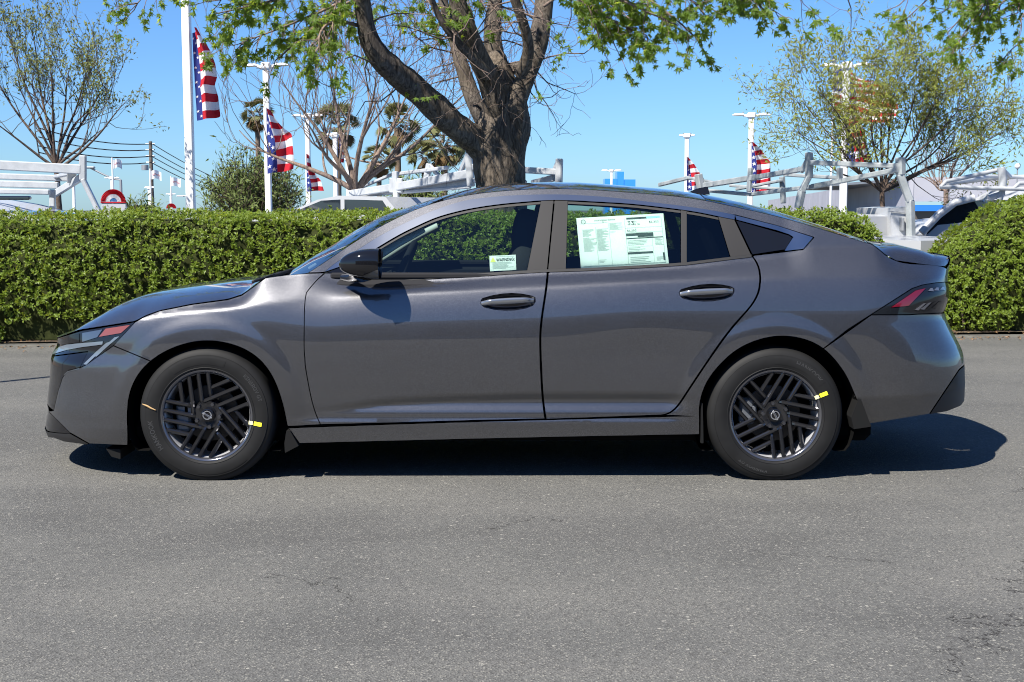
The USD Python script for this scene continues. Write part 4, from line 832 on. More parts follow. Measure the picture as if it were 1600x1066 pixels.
a = rs.uniform(0, 2 * pi, n); tag(obj('fallen_leaves', leaves(P, np.stack([np.cos(a), np.sin(a), rs.normal(0, .15, n)], 1), np.tile([0, 0, 1.0], (n, 1)) + rs.normal(0, .3, (n, 3)), rs.uniform(.02, .055, n), rs.uniform(.012, .028, n)), leaf_mat('fallen_dry_leaves', [(0, (.16, .09, .045)), (.6, (.34, .23, .13)), (1, (.48, .38, .26))], .1), kind='stuff'), 'dry tan leaves scattered along the kerb below the hedges', 'leaves')

# ---------------------------------------------------------------- hedges
def hedge(name, label, x0, x1, depth, top, seed, group=None, leftround=0.0, rightround=0.0, dens=520, y_off=.02, lump=.16):
    """A clipped hedge along the kerb from x0 to x1; top(x) is its height."""
    rs = np.random.default_rng(seed); L = x1 - x0
    def prof(x): 
        e = np.ones_like(x)
        if leftround: e = np.minimum(e, np.sqrt(np.clip(1 - np.clip((x0 + leftround - x) / leftround, 0, 1) ** 2.2, 0, 1)))
        if rightround: e = np.minimum(e, np.sqrt(np.clip(1 - np.clip((x - x1 + rightround) / rightround, 0, 1) ** 2.2, 0, 1)))
        return e
    def surface(x, a, off=0.0):
        """a from 0 (foot, front) over the top to 1 (foot, back)."""
        th = a * pi; e = prof(x); c, s_ = np.cos(th), np.sin(th); k = 2 / 4.2; hd = depth / 2 * (.35 + .65 * e)
        yy = -np.sign(c) * abs(c) ** k * hd; zz = s_ ** k * top(x) * e
        bulge = lump * (meshkit.fbm(np.stack([x * 1.5, yy * 1.5 + a * 3, zz * 1.9], -1), 4, seed) - .5) + .05 * (meshkit.noise(np.stack([x * 6, a * 14, zz * 6], -1), seed + 9) - .5)
        n = np.stack([0 * x, yy / hd ** 2, np.maximum(zz - .35, 0) / max(1.0, 1.0) * 1.1], -1); n[..., 0] += (x > x1 - rightround) * 1.0 * (1 - e) - (x < x0 + leftround) * 1.0 * (1 - e); n = unit(n + 1e-6)
        p = np.stack([x, hy(x) + y_off + depth / 2 + yy, zz + .02], -1)
        return p + n * (bulge + off)[..., None], n
    def a_of(f): f = np.clip(f, 1e-3, 1); return np.arcsin(f ** 4.2 ** 1 if False else f ** (4.2 / 2)) / pi
    av = np.concatenate([a_of(np.linspace(.02, .93, 18)), np.linspace(.36, .64, 12), 1 - a_of(np.linspace(.93, .02, 18))])
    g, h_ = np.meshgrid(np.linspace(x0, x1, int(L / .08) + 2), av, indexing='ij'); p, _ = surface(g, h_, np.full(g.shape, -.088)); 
    t = thing(name, label, 'hedge', (0, 0, 0), group)
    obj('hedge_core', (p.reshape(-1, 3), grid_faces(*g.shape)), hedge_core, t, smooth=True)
    stems = []
    for k in range(int(L / .28)):
        x = x0 + .15 + (L - .3) * rs.random(); y = hy(x) + y_off + rs.uniform(.05, .35); stems.append(tube([(x, y, 0), (x + rs.normal(0, .05), y + rs.normal(0, .04), .2), (x + rs.normal(0, .12), y + rs.normal(0, .06), .45)], [.016, .013, .009], 5))
    obj('stems', cat_(stems), bark_dark, t, smooth=True, kind='stuff')
    n = int(L * 3.1 * dens); x = rs.uniform(x0, x1, n); a = np.where(rs.random(n) < .56, a_of(rs.uniform(.03, .95, n)), rs.uniform(.30, .86, n)); off = -abs(rs.normal(0, .036, n)) + .035 * rs.random(n)
    low = (np.sin(a * pi) ** (2 / 4.2) < .10 + .10 * meshkit.noise(np.stack([x * 2.2, 0 * x, 0 * x], -1), seed + 4)) & (meshkit.noise(np.stack([x * 2.2, 0 * x, 0 * x], -1), seed + 4) > .5) & (a < .5); x, a, off = x[~low], a[~low], off[~low]
    p, nn = surface(x, a, off)
    ax = unit(nn + np.array([0, -.10, .45]) + rs.normal(0, .45, nn.shape)); m = 7; n = len(p)
    fr1 = unit(np.cross(ax, np.array([.3, .9, .2]))); fr2 = np.cross(ax, fr1); P, D, N = [], [], []
    for k in range(m):
        th = k * 2 * pi / m + rs.uniform(0, 6, n); tilt = rs.uniform(.45, 1.25, n); e = fr1 * np.cos(th)[:, None] + fr2 * np.sin(th)[:, None]
        d = ax * np.cos(tilt)[:, None] + e * np.sin(tilt)[:, None]; P.append(p + rs.normal(0, .008, p.shape)); D.append(d); N.append(ax * np.sin(tilt)[:, None] - e * np.cos(tilt)[:, None])
    P, D, N = map(np.vstack, (P, D, N)); k = len(P); sz = rs.uniform(.7, 1.25, k)
    obj('foliage', leaves(P, D, N, .038 * sz, .0175 * sz, .2, .12), hedge_leaf, t, kind='stuff')
hedge('hedge', 'long clipped green hedge with a flat top running behind the saloon', -7.0, 4.0, 1.15, lambda x: 1.235 + .05 * (meshkit.noise(np.stack([np.asarray(x) * 1.3, 0 * np.asarray(x), 0 * np.asarray(x)], -1), 3) - .5), 11, rightround=.58, dens=400)
hedge('hedge', 'rounded green bush beyond the gap, behind the boot of the saloon', 4.22, 9.6, 1.25, lambda x: 1.46 + .05 * (meshkit.noise(np.stack([np.asarray(x) * 1.3, 0 * np.asarray(x), 0 * np.asarray(x)], -1), 8) - .5), 23, leftround=1.75, dens=440, lump=.34)

# ---------------------------------------------------------------- the large tree
rs = np.random.default_rng(3)
T = thing('shade_tree', 'large tree with a thick furrowed trunk forking low and star-shaped green leaves', 'tree', (0, 0, 0))
TY = 14.1
def px(pts, Y0):
    """Photo readings (u, v, width in pixels, nearer or farther by metres) -> points and radii."""
    q = np.array([at(u, v, Y0 + dy) for u, v, w, dy in pts]); return q, np.array([w / 2 / F * (Y0 + dy) for u, v, w, dy in pts])
limbs = [[(784, 520, 104, 0), (783, 430, 88, 0), (782, 330, 78, 0), (782, 285, 76, 0), (781, 245, 78, 0), (783, 210, 86, 0), (787, 180, 78, 0), (786, 150, 60, 0), (780, 120, 44, 0), (776, 90, 30, .1)],
    [(778, 240, 56, 0), (748, 222, 48, -.1), (712, 197, 42, -.3), (672, 160, 40, -.5), (632, 124, 38, -.7), (597, 93, 36, -.9), (575, 58, 33, -1.0), (566, 10, 29, -1.1), (556, -60, 24, -1.3), (540, -150, 16, -1.5)],
    [(792, 215, 60, 0), (806, 195, 46, -.1), (806, 165, 34, -.15), (817, 132, 32, -.1), (833, 92, 31, 0), (844, 54, 31, .1), (850, 10, 28, .2), (862, -60, 22, .3), (880, -150, 14, .3)],
    [(783, 190, 50, 0), (772, 150, 38, -.2), (758, 112, 33, -.3), (740, 72, 31, -.5), (724, 32, 29, -.6), (708, -20, 25, -.7), (690, -110, 18, -1.0)],
    [(764, 200, 30, .3), (745, 168, 25, .4), (731, 132, 23, .5), (721, 100, 21, .5), (710, 65, 18, .6), (698, 25, 16, .6), (680, -50, 12, .7)],
    [(790, 150, 40, .2), (778, 108, 30, .3), (770, 62, 27, .3), (772, 18, 24, .4), (780, -60, 18, .6)],
    [(812, 118, 22, -.4), (823, 92, 19, -.5), (825, 66, 17, -.6), (817, 34, 16, -.7), (803, -5, 15, -.8), (785, -80, 12, -1.0)],
    [(795, 108, 20, .2), (812, 106, 17, .1), (832, 98, 14, .05)],
    [(762, 118, 20, -.5), (738, 90, 14, -.7), (700, 48, 11, -.9), (675, 0, 9, -1.0), (660, -60, 7, -1.2)]]
parts_, roots = [], []
for i, l in enumerate(limbs):
    q, r = px(l, TY); m, Q, R = limb(q, r, 40 if i == 0 else 26, 9, .34 if i < 3 else .22, i); parts_.append(m); roots.append((Q, R))
b = trimesh.creation.icosphere(4); bv = np.array(b.vertices); c = at(803, 188, TY - .05); bv = bv * (1 + .3 * (meshkit.fbm(bv * 2.2 + 4, 3, 2)[:, None] - .5)) * [.13, .19, .26] + c; parts_.append((bv, b.faces))
bv2 = np.array(b.vertices) * (1 + .3 * (meshkit.fbm(np.array(b.vertices) * 2 + 9, 3, 5)[:, None] - .5)) * [.16, .14, .2] + at(762, 228, TY - .1); parts_.append((bv2, b.faces))
obj('trunk', cat_(parts_), bark_big, T, smooth=60)
# secondary branches and twigs
out, tips = [], []
def shoot(u, v, Y, du, dv, dy, L, r, lev, **k): grow(at(u, v, Y), unit(np.array([du, dy, -dv], float)), L, r, lev, rs, out, tips, **k)
for Q, R in roots[1:]:
    for _ in range(9):
        i = rs.integers(len(Q) // 3, len(Q)); side = rs.normal(0, 1, 3) * [1, .7, .5] - [0, .1, .1]
        grow(Q[i], unit(side), rs.uniform(.4, .9), .011, 2, rs, out, tips, bend=.9, kids=(2, 4), shrink=.62, up=-.12, spread=.75, rmin=.0028)
bare = list(out); out, leafy = [], []
crownp = []
# leafy boughs seen along the top of the frame (a reading each, then the crown above the frame)
for (u0, v0, u1, v1, Y, k) in [(560, -40, 335, 22, 12.6, 7), (560, -10, 390, 62, 12.9, 9), (540, 20, 430, 95, 13.0, 7), (380, -60, 215, 5, 12.7, 4), (620, -40, 520, 60, 12.7, 7), (520, -60, 345, 0, 12.4, 7), (470, -60, 352, 62, 13.2, 5), (560, 40, 500, 85, 12.6, 5), (640, -20, 690, 30, 13.2, 4), (720, -20, 760, 20, 13.4, 3),
        (850, 10, 960, 70, 13.6, 7), (860, -40, 1010, 55, 13.3, 8), (900, -40, 1060, 40, 13.0, 8), (960, -30, 1090, 62, 13.2, 8), (880, -30, 940, 70, 13.1, 6), (1000, -60, 1120, -5, 12.8, 5), (1050, -60, 1190, 8, 12.6, 6), (1110, -30, 1205, 15, 12.7, 5), (1080, -50, 1160, 2, 12.6, 6), (1000, -40, 1100, 20, 12.7, 6), (1150, 0, 1212, 38, 12.6, 2), (900, -10, 985, 30, 13.4, 6),
        (1500, -80, 1418, 28, 14.2, 4), (1560, -80, 1480, 52, 14.0, 5), (1620, -80, 1530, 40, 13.9, 5), (1600, -80, 1480, 15, 14.3, 4), (1660, -40, 1590, 20, 14.0, 5), (1480, -60, 1405, 8, 14.2, 3),
        (1650, -60, 1580, 78, 14.1, 3), (1580, -60, 1500, 62, 13.8, 5), (1600, -60, 1545, 10, 13.8, 5), (1560, -60, 1500, 0, 14.0, 5), (1640, -60, 1595, 30, 13.9, 4)]:
    a, b = at(u0, v0, Y + .5), at(u1, v1, Y); mid = (a + b) / 2 + rs.normal(0, .12, 3) + [0, 0, .15]; m, Q, R = limb([a, mid, b], [.020, .013, .006], 6, 5); out.append(m)
    for _ in range(int(k * 2.6)):
        i = rs.integers(3, len(Q)); tp = []; grow(Q[i], unit(unit(b - a) + rs.normal(0, .55, 3) - [0, 0, .25]), rs.uniform(.14, .32), .006, 1, rs, out, tp, bend=.6, kids=(2, 4), shrink=.6, up=-.2, spread=.6, rmin=.0025); leafy += tp
obj('branches', cat_(bare + out), bark_bare, T, smooth=True, kind='stuff')
def star_leaves(tips, per, size):
    P, D = [], []
    for Q, R in tips:
        t = rs.uniform(.25, 1.0, per) * (len(Q) - 1); i = np.clip(t.astype(int), 0, len(Q) - 2); q = Q[i] + (Q[i + 1] - Q[i]) * (t - i)[:, None]; P.append(q); D.append(unit(Q[i + 1] - Q[i]) * .4 + rs.normal(0, .55, q.shape) - [0, 0, .55])
    P, D = np.vstack(P), np.vstack(D); n = len(P); return stars(P, D, unit(rs.normal(0, .5, (n, 3)) + [-.2, -.5, .6]), size * rs.uniform(.6, 1.25, n))
# a few single green sprigs on the limbs
sprig = []
for u, v in ((698, 135), (668, 62), (752, 12), (757, 44), (612, 85), (655, 48), (603, 18), (630, 30), (585, 80), (892, 55), (905, 85), (640, 100), (870, 100), (860, 120)):
    tp = []; grow(at(u, v, 13.3), unit(rs.normal(0, 1, 3)), .22, .004, 1, rs, out, tp, up=-.2, rmin=.002); sprig += tp
# crown above the picture
upper = []; oc = []
for k in range(200):
    c = np.array([rs.uniform(-2.6, 4.6), rs.uniform(13.4, 18.0), rs.uniform(3.9, 6.8)]); tp = []; grow(c, unit(rs.normal(0, 1, 3)), rs.uniform(.6, 1.1), .012, 2, rs, oc, tp, kids=(2, 4), rmin=.003); upper += tp
obj('upper_branches', cat_(oc), bark_bare, T, smooth=True, kind='stuff')
obj('crown', cat_([star_leaves(leafy, 9, .053), star_leaves(sprig, 3, .055), star_leaves(upper, 7, .085)]), maple_leaf, T, kind='stuff')

# ---------------------------------------------------------------- trees across the lot
def tree(name, label, base, stems, bark, leaf, seed, lev=3, per=6, ll=.09, lw=.03, L=1.6, r=.05, group=None, start=.2, jitter=.05, leafmat=None, **k):
    """stems: photo readings (u, v) of where each main limb ends; base: (u, v, distance) of the fork above the hedge."""
    rs = np.random.default_rng(seed); u, v, Y = base; t = thing(name, label, 'tree', (float(at(u, v, Y)[0]), Y, 0), group); o = np.array([float(at(u, v, Y)[0]), Y, 0]); fork = at(u, v, Y)
    m, Q, R = limb([o, (o + fork) / 2 + [.03, 0, 0], fork], [r * 2.5, r * 2.1, r * 1.9], 12, 4, .25, seed); wood = [(m[0] - o, m[1])]; twig, tips = [], []
    for (a, b) in stems:
        e = at(a, b, Y + rs.uniform(-1.2, 1.2)); d = e - fork; n = 5; P = np.array([fork + d * s + np.array([0, 0, .12 * np.linalg.norm(d) * math.sin(pi * s) * (.25 if abs(d[0]) > d[2] else -.3)]) * -1 + rs.normal(0, .03, 3) * (s > 0) for s in np.linspace(0, 1, n)])
        m, Q, R = limb(P, np.linspace(r * 1.15, r * .16, n), 8, 4, .15, seed); wood.append((m[0] - o, m[1]))
        for kk in range(k.get('side', 6)):
            i = int(rs.uniform(.25, 1.0) * (len(Q) - 1)); e2 = unit(unit(d) + rs.normal(0, k.get('sp', .7), 3) + [0, 0, k.get('lift', .4)]); grow(Q[i], e2, L * rs.uniform(.6, 1.15) * .6, R[i] * .6, lev - 1, rs, twig, tips, bend=k.get('bend', .5), kids=k.get('kids', (2, 4)), shrink=k.get('shrink', .66), up=k.get('up', .25), spread=k.get('spread', .6), rmin=k.get('rmin', .004))
    obj('trunk', cat_(wood), bark, t, smooth=60)
    obj('twigs', (lambda m: (m[0] - o, m[1]))(cat_(twig)), bark, t, smooth=True, kind='stuff')
    if per: v_, f_ = foliage(tips, rs, per, ll, lw, jitter, .15, start=start); obj('crown', (v_ - o, f_), leafmat, t, kind='stuff')
tree('bare_tree', 'bare leafless tree with forked reddish stems left of the thick trunk', (556, 300, 21), [(440, 125), (370, 200), (515, 110), (590, 105), (655, 120), (740, 130), (650, 200), (470, 190)], bark_bare, None, 61, lev=4, per=0, L=1.9, r=.042, side=6, lift=.45, up=.3, spread=.5, rmin=.005, kids=(2, 4))
tree('sparse_tree', 'tall sparse olive-leaved tree with many upright stems, at the left edge', (88, 262, 24), [(-40, 80), (5, 40), (40, 30), (72, 70), (112, 95), (140, 100), (182, 110), (205, 150), (-30, 170), (170, 195), (25, 130), (150, 150)], bark_dark, None, 62, lev=3, per=13, ll=.085, lw=.030, L=1.5, r=.027, leafmat=sparse_leaf, side=5, up=.5, lift=.55, spread=.45, rmin=.0045)
tree('feathery_tree', 'broad umbrella-shaped tree with feathery yellow-green leaves in front of the large flags', (1378, 300, 23), [(1232, 190), (1255, 160), (1280, 145), (1320, 135), (1350, 125), (1400, 130), (1440, 125), (1485, 135), (1530, 150), (1575, 170), (1590, 195), (1550, 205), (1240, 215), (1300, 175), (1460, 170), (1520, 180), (1380, 165)], bark_dark, None, 63, lev=3, per=22, ll=.095, lw=.026, L=1.3, r=.022, leafmat=feather_leaf, side=8, up=.28, lift=.3, spread=.55, rmin=.004, jitter=.10)
tree('leafless_shrub_tree', 'thin leafless tree with fine reddish twigs before the pale building', (1478, 300, 34), [(1440, 270), (1470, 250), (1500, 235), (1530, 245), (1490, 270), (1455, 285)], bark_bare, None, 64, lev=3, per=0, L=1.5, r=.035, side=5, up=.4, rmin=.006)
def plume(name, label, u, v0, Y, wpx, hpx, seed, n=150, leaf=grey_leaf, cat='tree', group=None):
    """A rounded thicket of upright feathery shoots."""
    rs = np.random.default_rng(seed); s = Y / F; o = at(u, v0, Y); o[2] = 0; z0 = 0.0; t = thing(name, label, cat, o, group); tw, tips = [], []
    zt = at(u, v0 - hpx, Y)[2]
    for k in range(n):
        a = rs.uniform(0, 2 * pi); q = rs.random() ** .6; x, y = q * cos(a) * wpx * s / 2, q * sin(a) * wpx * s / 3; top = zt * math.sqrt(max(.15, 1 - .75 * q * q)) * rs.uniform(.7, 1.05)
        P = np.array([(x * .15, y * .15, .1), (x * .5, y * .5, top * .45), (x * .9, y * .9, top * .8), (x + rs.normal(0, .15), y, top)]); tw.append(tube(P, np.array([.03, .02, .012, .006]) * Y / 40, 3)); tips.append((P[1:], None)); 
        for j in range(3):
            b = P[2] * (1 - j * .18) + rs.normal(0, .1, 3); e = b + unit(rs.normal(0, 1, 3) * [1, 1, .3] + [0, 0, .7]) * rs.uniform(.4, .9) * Y / 40; tw.append(tube([b, e], [.008 * Y / 40, .004 * Y / 40], 3)); tips.append((np.array([b, e]), None))
    obj('stems', cat_(tw), bark_dark, t, kind='stuff'); obj('crown', foliage(tips, rs, 9, .20 * Y / 40, .05 * Y / 40, .06 * Y / 40, .1, start=0), leaf, t, kind='stuff')
plume('thicket', 'grey-green feathery thicket behind the flag on the second lamp post', 395, 327, 44, 165, 108, 71, 170)
plume('thicket', 'low pale thicket between the bare tree and the small palms', 655, 327, 48, 130, 60, 72, 90)
plume('thicket', 'small dark shrub just above the hedge, right of the striped fan', 213, 327, 55, 36, 13, 73, 40)

# ---------------------------------------------------------------- palms
def palm(label, u, v, rpx, Y, seed, skirt=.5, lean=0):
    rs = np.random.default_rng(seed); s = Y / F; c = at(u, v, Y); o = np.array([c[0] + lean, Y, 0]); t = thing('palm_tree', label, 'palm tree', o, 'fan palms in the distance'); R = rpx * s
    top = c - o; m, _, _ = limb([(0, 0, 0), (top[0] * .4, 0, top[2] * .5), top - [0, 0, R * .1]], [R * .17, R * .14, R * .15], 9, 5, .2, seed); obj('trunk', m, bark_palm, t, smooth=60)
    V, D, N = [], [], []; dv = [[], [], []]; ribs = []
    for k in range(46):
        th = rs.uniform(0, 2 * pi); el = rs.uniform(-.9, 1.35) if k > 9 else rs.uniform(-1.4, -.8); d = np.array([cos(th) * cos(el), sin(th) * cos(el), sin(el)]); b = top + d * R * .12; tip = b + d * R * .5; ribs.append(tube([b, tip], [R * .018, R * .012], 3)); nn = unit(np.cross(d, np.array([-sin(th), cos(th), 0])))
        side = unit(np.cross(d, nn)); ro = rs.uniform(-1.1, 1.1); side, nn = side * cos(ro) + nn * sin(ro), nn * cos(ro) - side * sin(ro); dst = dv if el < -.55 and rs.random() < .8 else [V, D, N]
        for a in np.linspace(-1.15, 1.15, 11): e = d * cos(a) + side * sin(a) - [0, 0, .35 * abs(cos(a))]; dst[0].append(tip + 0 * e); dst[1].append(e * 1.0); dst[2].append(nn)
    obj('frond_stalks', cat_(ribs), bark_palm, t, kind='stuff')
    a = leaves(np.array(V), np.array(D), np.array(N), R * .52, R * .085, .1, .2); obj('crown', a, palm_leaf, t, kind='stuff')
    if len(dv[0]): obj('dead_fronds', leaves(np.array(dv[0]), np.array(dv[1]), np.array(dv[2]), R * .5, R * .08, .1, .2), dead_frond, t, kind='stuff')
for a in (('fan palm rising behind the grey-green thicket', 402, 178, 27, 60, 81), ('tall fan palm seen through the upper twigs of the bare tree', 527, 197, 38, 66, 82), ('small fan palm low between the bare stems and the rack', 592, 250, 27, 70, 83), ('slender fan palm with the thinnest bare trunk, right of the bare tree', 621, 196, 36, 72, 84), ('low fan palm to the left of the one with brown fronds', 663, 243, 28, 70, 85), ('fan palm with hanging brown fronds beside the thick trunk', 694, 226, 36, 62, 86)): palm(*a)
# ---------------------------------------------------------------- the lot beyond the hedge
white_paint = worn('white_post_paint', (.60, .60, .59), (.68, .68, .67), 3.0, .45)
lamp_white = plain('white_lamp_housing', (.66, .66, .65), .4)
truck_white = plain('white_truck_paint', (.36, .37, .385), .4, coat=.2)
rack_white = worn('white_rack_paint', (.29, .305, .32), (.38, .395, .41), 5.0, .42)
rack_grey = worn('grey_white_rack_paint', (.18, .20, .205), (.30, .32, .325), 4.0, .45)
dark_glass = plain('dark_truck_glass', (.012, .016, .022), .05, coat=1.0)
grey_metal = plain('grey_galvanised', (.30, .31, .32), .5, metal=.6)
wood_pole = worn('weathered_pole_wood', (.07, .055, .045), (.14, .115, .095), 6.0, .9)
wire_black = plain('black_cable', (.02, .02, .02), .6)
cloth = lambda n, c: material(n, {'p': ('principled_bsdf', {'base_color': c, 'roughness': .8, 'specular_ior_level': .2}), 't': ('translucent_bsdf', {'color': c}), 'm': ('mix_closure', {'fac': .35})}, [('p.BSDF', 'm.closure1'), ('t.BSDF', 'm.closure2')], surface='m.closure')
flag_red, flag_white, flag_blue = cloth('flag_red_cloth', (.50, .022, .035)), cloth('flag_white_cloth', (.80, .79, .78)), cloth('flag_blue_cloth', (.030, .045, .21))
red_print = plain('red_flag_print', (.52, .30, .31), .8)
fan_blue = plain('fan_blue_cloth', (.02, .10, .24), .8)

def lamp_post(label, u, v_top, w, Y, arms=(-1, 1), arm_px=36, group='white lamp posts across the lot', tilt=0.0, head=True):
    o = at(u, 327, Y); o = np.array([o[0], Y, 0]); s = Y / F; ztop = at(u, v_top, Y)[2]; t = thing('lamp_post', label, 'lamp post', o, group); W_ = w * s
    obj('post', cat_([box((W_, W_, ztop), (0, 0, ztop / 2), W_ * .12)]), white_paint, t, smooth=20)
    obj('post_base', box((W_ * 2.6, W_ * 2.6, .5), (0, 0, .25), .03), plain('concrete_footing', (.36, .35, .33), .9) if 'cf' not in made else '/World/Looks/concrete_footing', t); made.add('cf')
    if head:
        obj('post_cap', box((W_ * 1.5, W_ * 1.5, W_ * 1.1), (0, 0, ztop + W_ * .1), W_ * .2), lamp_white, t, smooth=20)
        for k, a in enumerate(arms):
            L = arm_px * s; dy = (-.35 if k % 2 else .35) * L * .5
            obj('lamp_arm', beam((0, 0, ztop - W_ * .2), (a * L * .45, dy * .4, ztop + W_ * .1), W_ * .5, W_ * .5, W_ * .1), lamp_white, t)
            m = trimesh.creation.icosphere(2); v = np.array(m.vertices); v[:, 2] = np.where(v[:, 2] < 0, v[:, 2] * .35, v[:, 2]); q = unit(np.array([a * L, dy, 0])); R_ = np.stack([q, np.cross([0, 0, 1], q), [0, 0, 1]], 1)
            v = (v * [L * .36, L * .17, W_ * .42]) @ R_.T + [a * L * .68, dy * .7, ztop + W_ * .12]
            obj('lamp_head', (v, m.faces), lamp_white, t, smooth=50)
            obj('photocell', tube([(a * L * .45, dy * .5, ztop + W_ * .3), (a * L * .45, dy * .5, ztop + W_ * .75)], W_ * .14, 6), grey_metal, t)
    return t
posts = {}
lamp_post('tallest white square post at the left, its top hidden by leaves', 298.5, -40, 13, 25, head=False)
lamp_post('white twin-armed lamp post with a flag, left of the bare tree', 420, 104, 9.5, 37)
lamp_post('white lamp post standing behind the bare tree stems', 482.5, 182, 7.5, 50, arm_px=24)
lamp_post('short white lamp post seen between the forks of the bare tree', 525, 212, 7, 62, arm_px=15)
lamp_post('very short white post behind the right stem of the bare tree', 544, 249, 5.5, 75, arm_px=9)
lamp_post('white lamp post carrying the flag nearest to the roof antenna', 1072, 213, 6.5, 60, arm_px=12)
lamp_post('white lamp post with a flag, between the roof antenna and the feathery tree', 1171.5, 181, 8, 44, arm_px=28)
lamp_post('white lamp post behind the feathery tree', 1317, 104, 10.5, 31, arm_px=38)
lamp_post('small lamp post in front of the blue tower', 955, 267, 4, 85, arm_px=15)
lamp_post('small white lamp post just behind the striped fan', 176.5, 279, 4.5, 60, arm_px=12)
lamp_post('small white lamp post beside the wooden utility pole', 234.5, 294, 4.5, 66, arm_px=8)
lamp_post('smallest white lamp post, between the utility pole and the tallest post', 267.5, 304, 3.2, 78, arm_px=8)
lamp_post('thin white post behind the end of the left ladder rack', 116, 287, 4, 45, head=False)

def star5(n_out=1.0):
    a = np.radians(90 + 36 * np.arange(10)); r = np.where(np.arange(10) % 2 == 0, 1.0, .40); return np.vstack([[0, 0], np.c_[r * np.cos(a), r * np.sin(a)]])
def flag(label, left, right, split, Y, stripes, seed, stars_n=(6, 2), wave=.10, first_red=True, group='striped flags on the lamp posts', dy=0.0):
    """Flag between two photo edges (lists of readings, top to bottom); the canton fills the part left of split (0..1)."""
    s = Y / F; rs = np.random.default_rng(seed)
    def edge_(l):
        l = np.array(l, float); k = np.concatenate([[0], np.cumsum(np.hypot(*np.diff(l, axis=0).T))]); return lambda t: np.stack([np.interp(t * k[-1], k, l[:, 0]), np.interp(t * k[-1], k, l[:, 1])], -1)
    eL, eR = edge_(left), edge_(right); ph = rs.uniform(0, 6, 4)
    def M(a, b, off=0.0):
        a, b = np.asarray(a, float), np.asarray(b, float); q = eL(b) + (eR(b) - eL(b)) * a[..., None]; wpx = (eR(b) - eL(b))[..., 0]
        q[..., 1] += 2.2 * np.sin(5 * a + 9 * b + ph[0]) * a * (wpx / 45)
        d = wave * (np.sin(6.5 * a + 3 * b + ph[1]) * (a > 0) + .5 * np.sin(4 * b + 11 * a + ph[2])) * np.minimum(a * 3, 1)
        p = at(q[..., 0], q[..., 1], Y) ; p[..., 1] += d - off; return p
    o = M(np.array(0.0), np.array(0.0)); t = thing('flag', label, 'flag', o, group)
    def patch(a0, a1, b0, b1, na=10, nb=6):
        a, b = np.meshgrid(np.linspace(a0, a1, na), np.linspace(b0, b1, nb), indexing='ij'); return M(a, b).reshape(-1, 3) - o, grid_faces(na, nb)
    obj('canton', patch(0, split, 0, 1 if stars_n[0] > 3 else .54, 8, 24), flag_blue, t, smooth=True)
    for k in range(stripes):
        b0, b1 = k / stripes, (k + 1) / stripes; full = stars_n[0] <= 3 and b0 >= .53
        obj('stripe', patch(0 if full else split, 1, b0, b1, 14, 5), flag_red if (k % 2 == 0) == first_red else flag_white, t, smooth=True)
    H_ = abs(left[-1][1] - left[0][1]); Wc = max(abs(eR(.5)[0] - eL(.5)[0]) * split, 4)
    for i in range(stars_n[0]):
        for j in range(stars_n[1]):
            hb = 1 if stars_n[0] > 3 else .54; b = (i + .5 + (.25 if j % 2 else -.12)) / stars_n[0] * hb; a = split * (j + .5) / stars_n[1]; q = star5() * min(Wc / stars_n[1] * .55, H_ * hb / stars_n[0] * .36)
            aa = a + q[:, 0] / Wc * split; bb = np.clip(b - q[:, 1] / H_, 0.004, .996); v = M(np.clip(aa, .0, 1), bb, .004) - o
            obj('star', (v, np.array([(0, 1 + k, 1 + (k + 1) % 10) for k in range(10)])), flag_white, t)
flag('flag with a dropping top corner on the tallest white post', [(300.5, 52), (302, 90), (305, 140), (308, 189)], [(309, 44), (318, 62), (327, 80), (333, 100), (335, 118), (331, 130), (337, 148), (340, 165), (343, 182)], .30, 24.9, 11, 1, (6, 2), .16)
flag('flag left of the bare tree, on the post with twin arms', [(416, 168), (417, 220), (418, 272)], [(421, 172), (433, 189), (446, 203), (457, 212), (459, 232), (461, 250), (459, 264)], .35, 36.8, 9, 2, (6, 2), .15)
flag('small flag close to the stems of the bare tree', [(478.5, 240), (480, 300)], [(482, 242), (487, 262), (494, 274), (502, 283), (507, 297)], .30, 49.8, 9, 3, (7, 1), .15)
flag('narrow flag hanging behind the forks of the bare tree', [(530, 214), (531, 254)], [(534, 216), (538, 230), (537, 254)], .4, 61.8, 7, 12, (6, 1), .12)
flag('flag above the middle of the right-hand rack, its fly end torn down', [(1174, 222), (1174.5, 264), (1175, 305)], [(1177, 223), (1188, 235), (1202, 252), (1203, 270), (1204, 285), (1203, 303)], .27, 43.8, 11, 4, (8, 1), .15)
flag('small flag right behind the roof antenna of the saloon', [(1073, 245), (1073.5, 298)], [(1075, 246), (1084, 256), (1094, 270), (1096, 296)], .33, 59.8, 8, 5, (6, 1), .12)
flag('large flag flying to the right among the feathery branches', [(1303.5, 104), (1304, 176)], [(1345, 118), (1372, 130), (1399, 160), (1397, 178), (1384, 198)], .40, 33, 13, 6, (3, 3), .25, group='striped flags on the lamp posts')
flag('drooping flag behind the trunk of the feathery tree', [(1321, 168), (1322, 215), (1323, 262)], [(1328, 165), (1340, 185), (1352, 205), (1357, 228), (1362, 250)], .30, 30.8, 9, 7, (6, 2), .15)
for lab, u, v0, v1, Y in (('thin bare flagpole with a ball top beside the large flag', 1297.5, 98, 327, 33),):
    o = np.array([at(u, 327, Y)[0], Y, 0]); t = thing('flagpole', lab, 'flagpole', o); z1 = at(u, v0, Y)[2]; obj('pole', tube([(0, 0, 0), (0, 0, z1)], [.035, .022], 10), lamp_white, t, smooth=50); b = trimesh.creation.icosphere(2, .055); obj('ball', (np.array(b.vertices) + [0, 0, z1 + .05], b.faces), grey_metal, t, smooth=True)
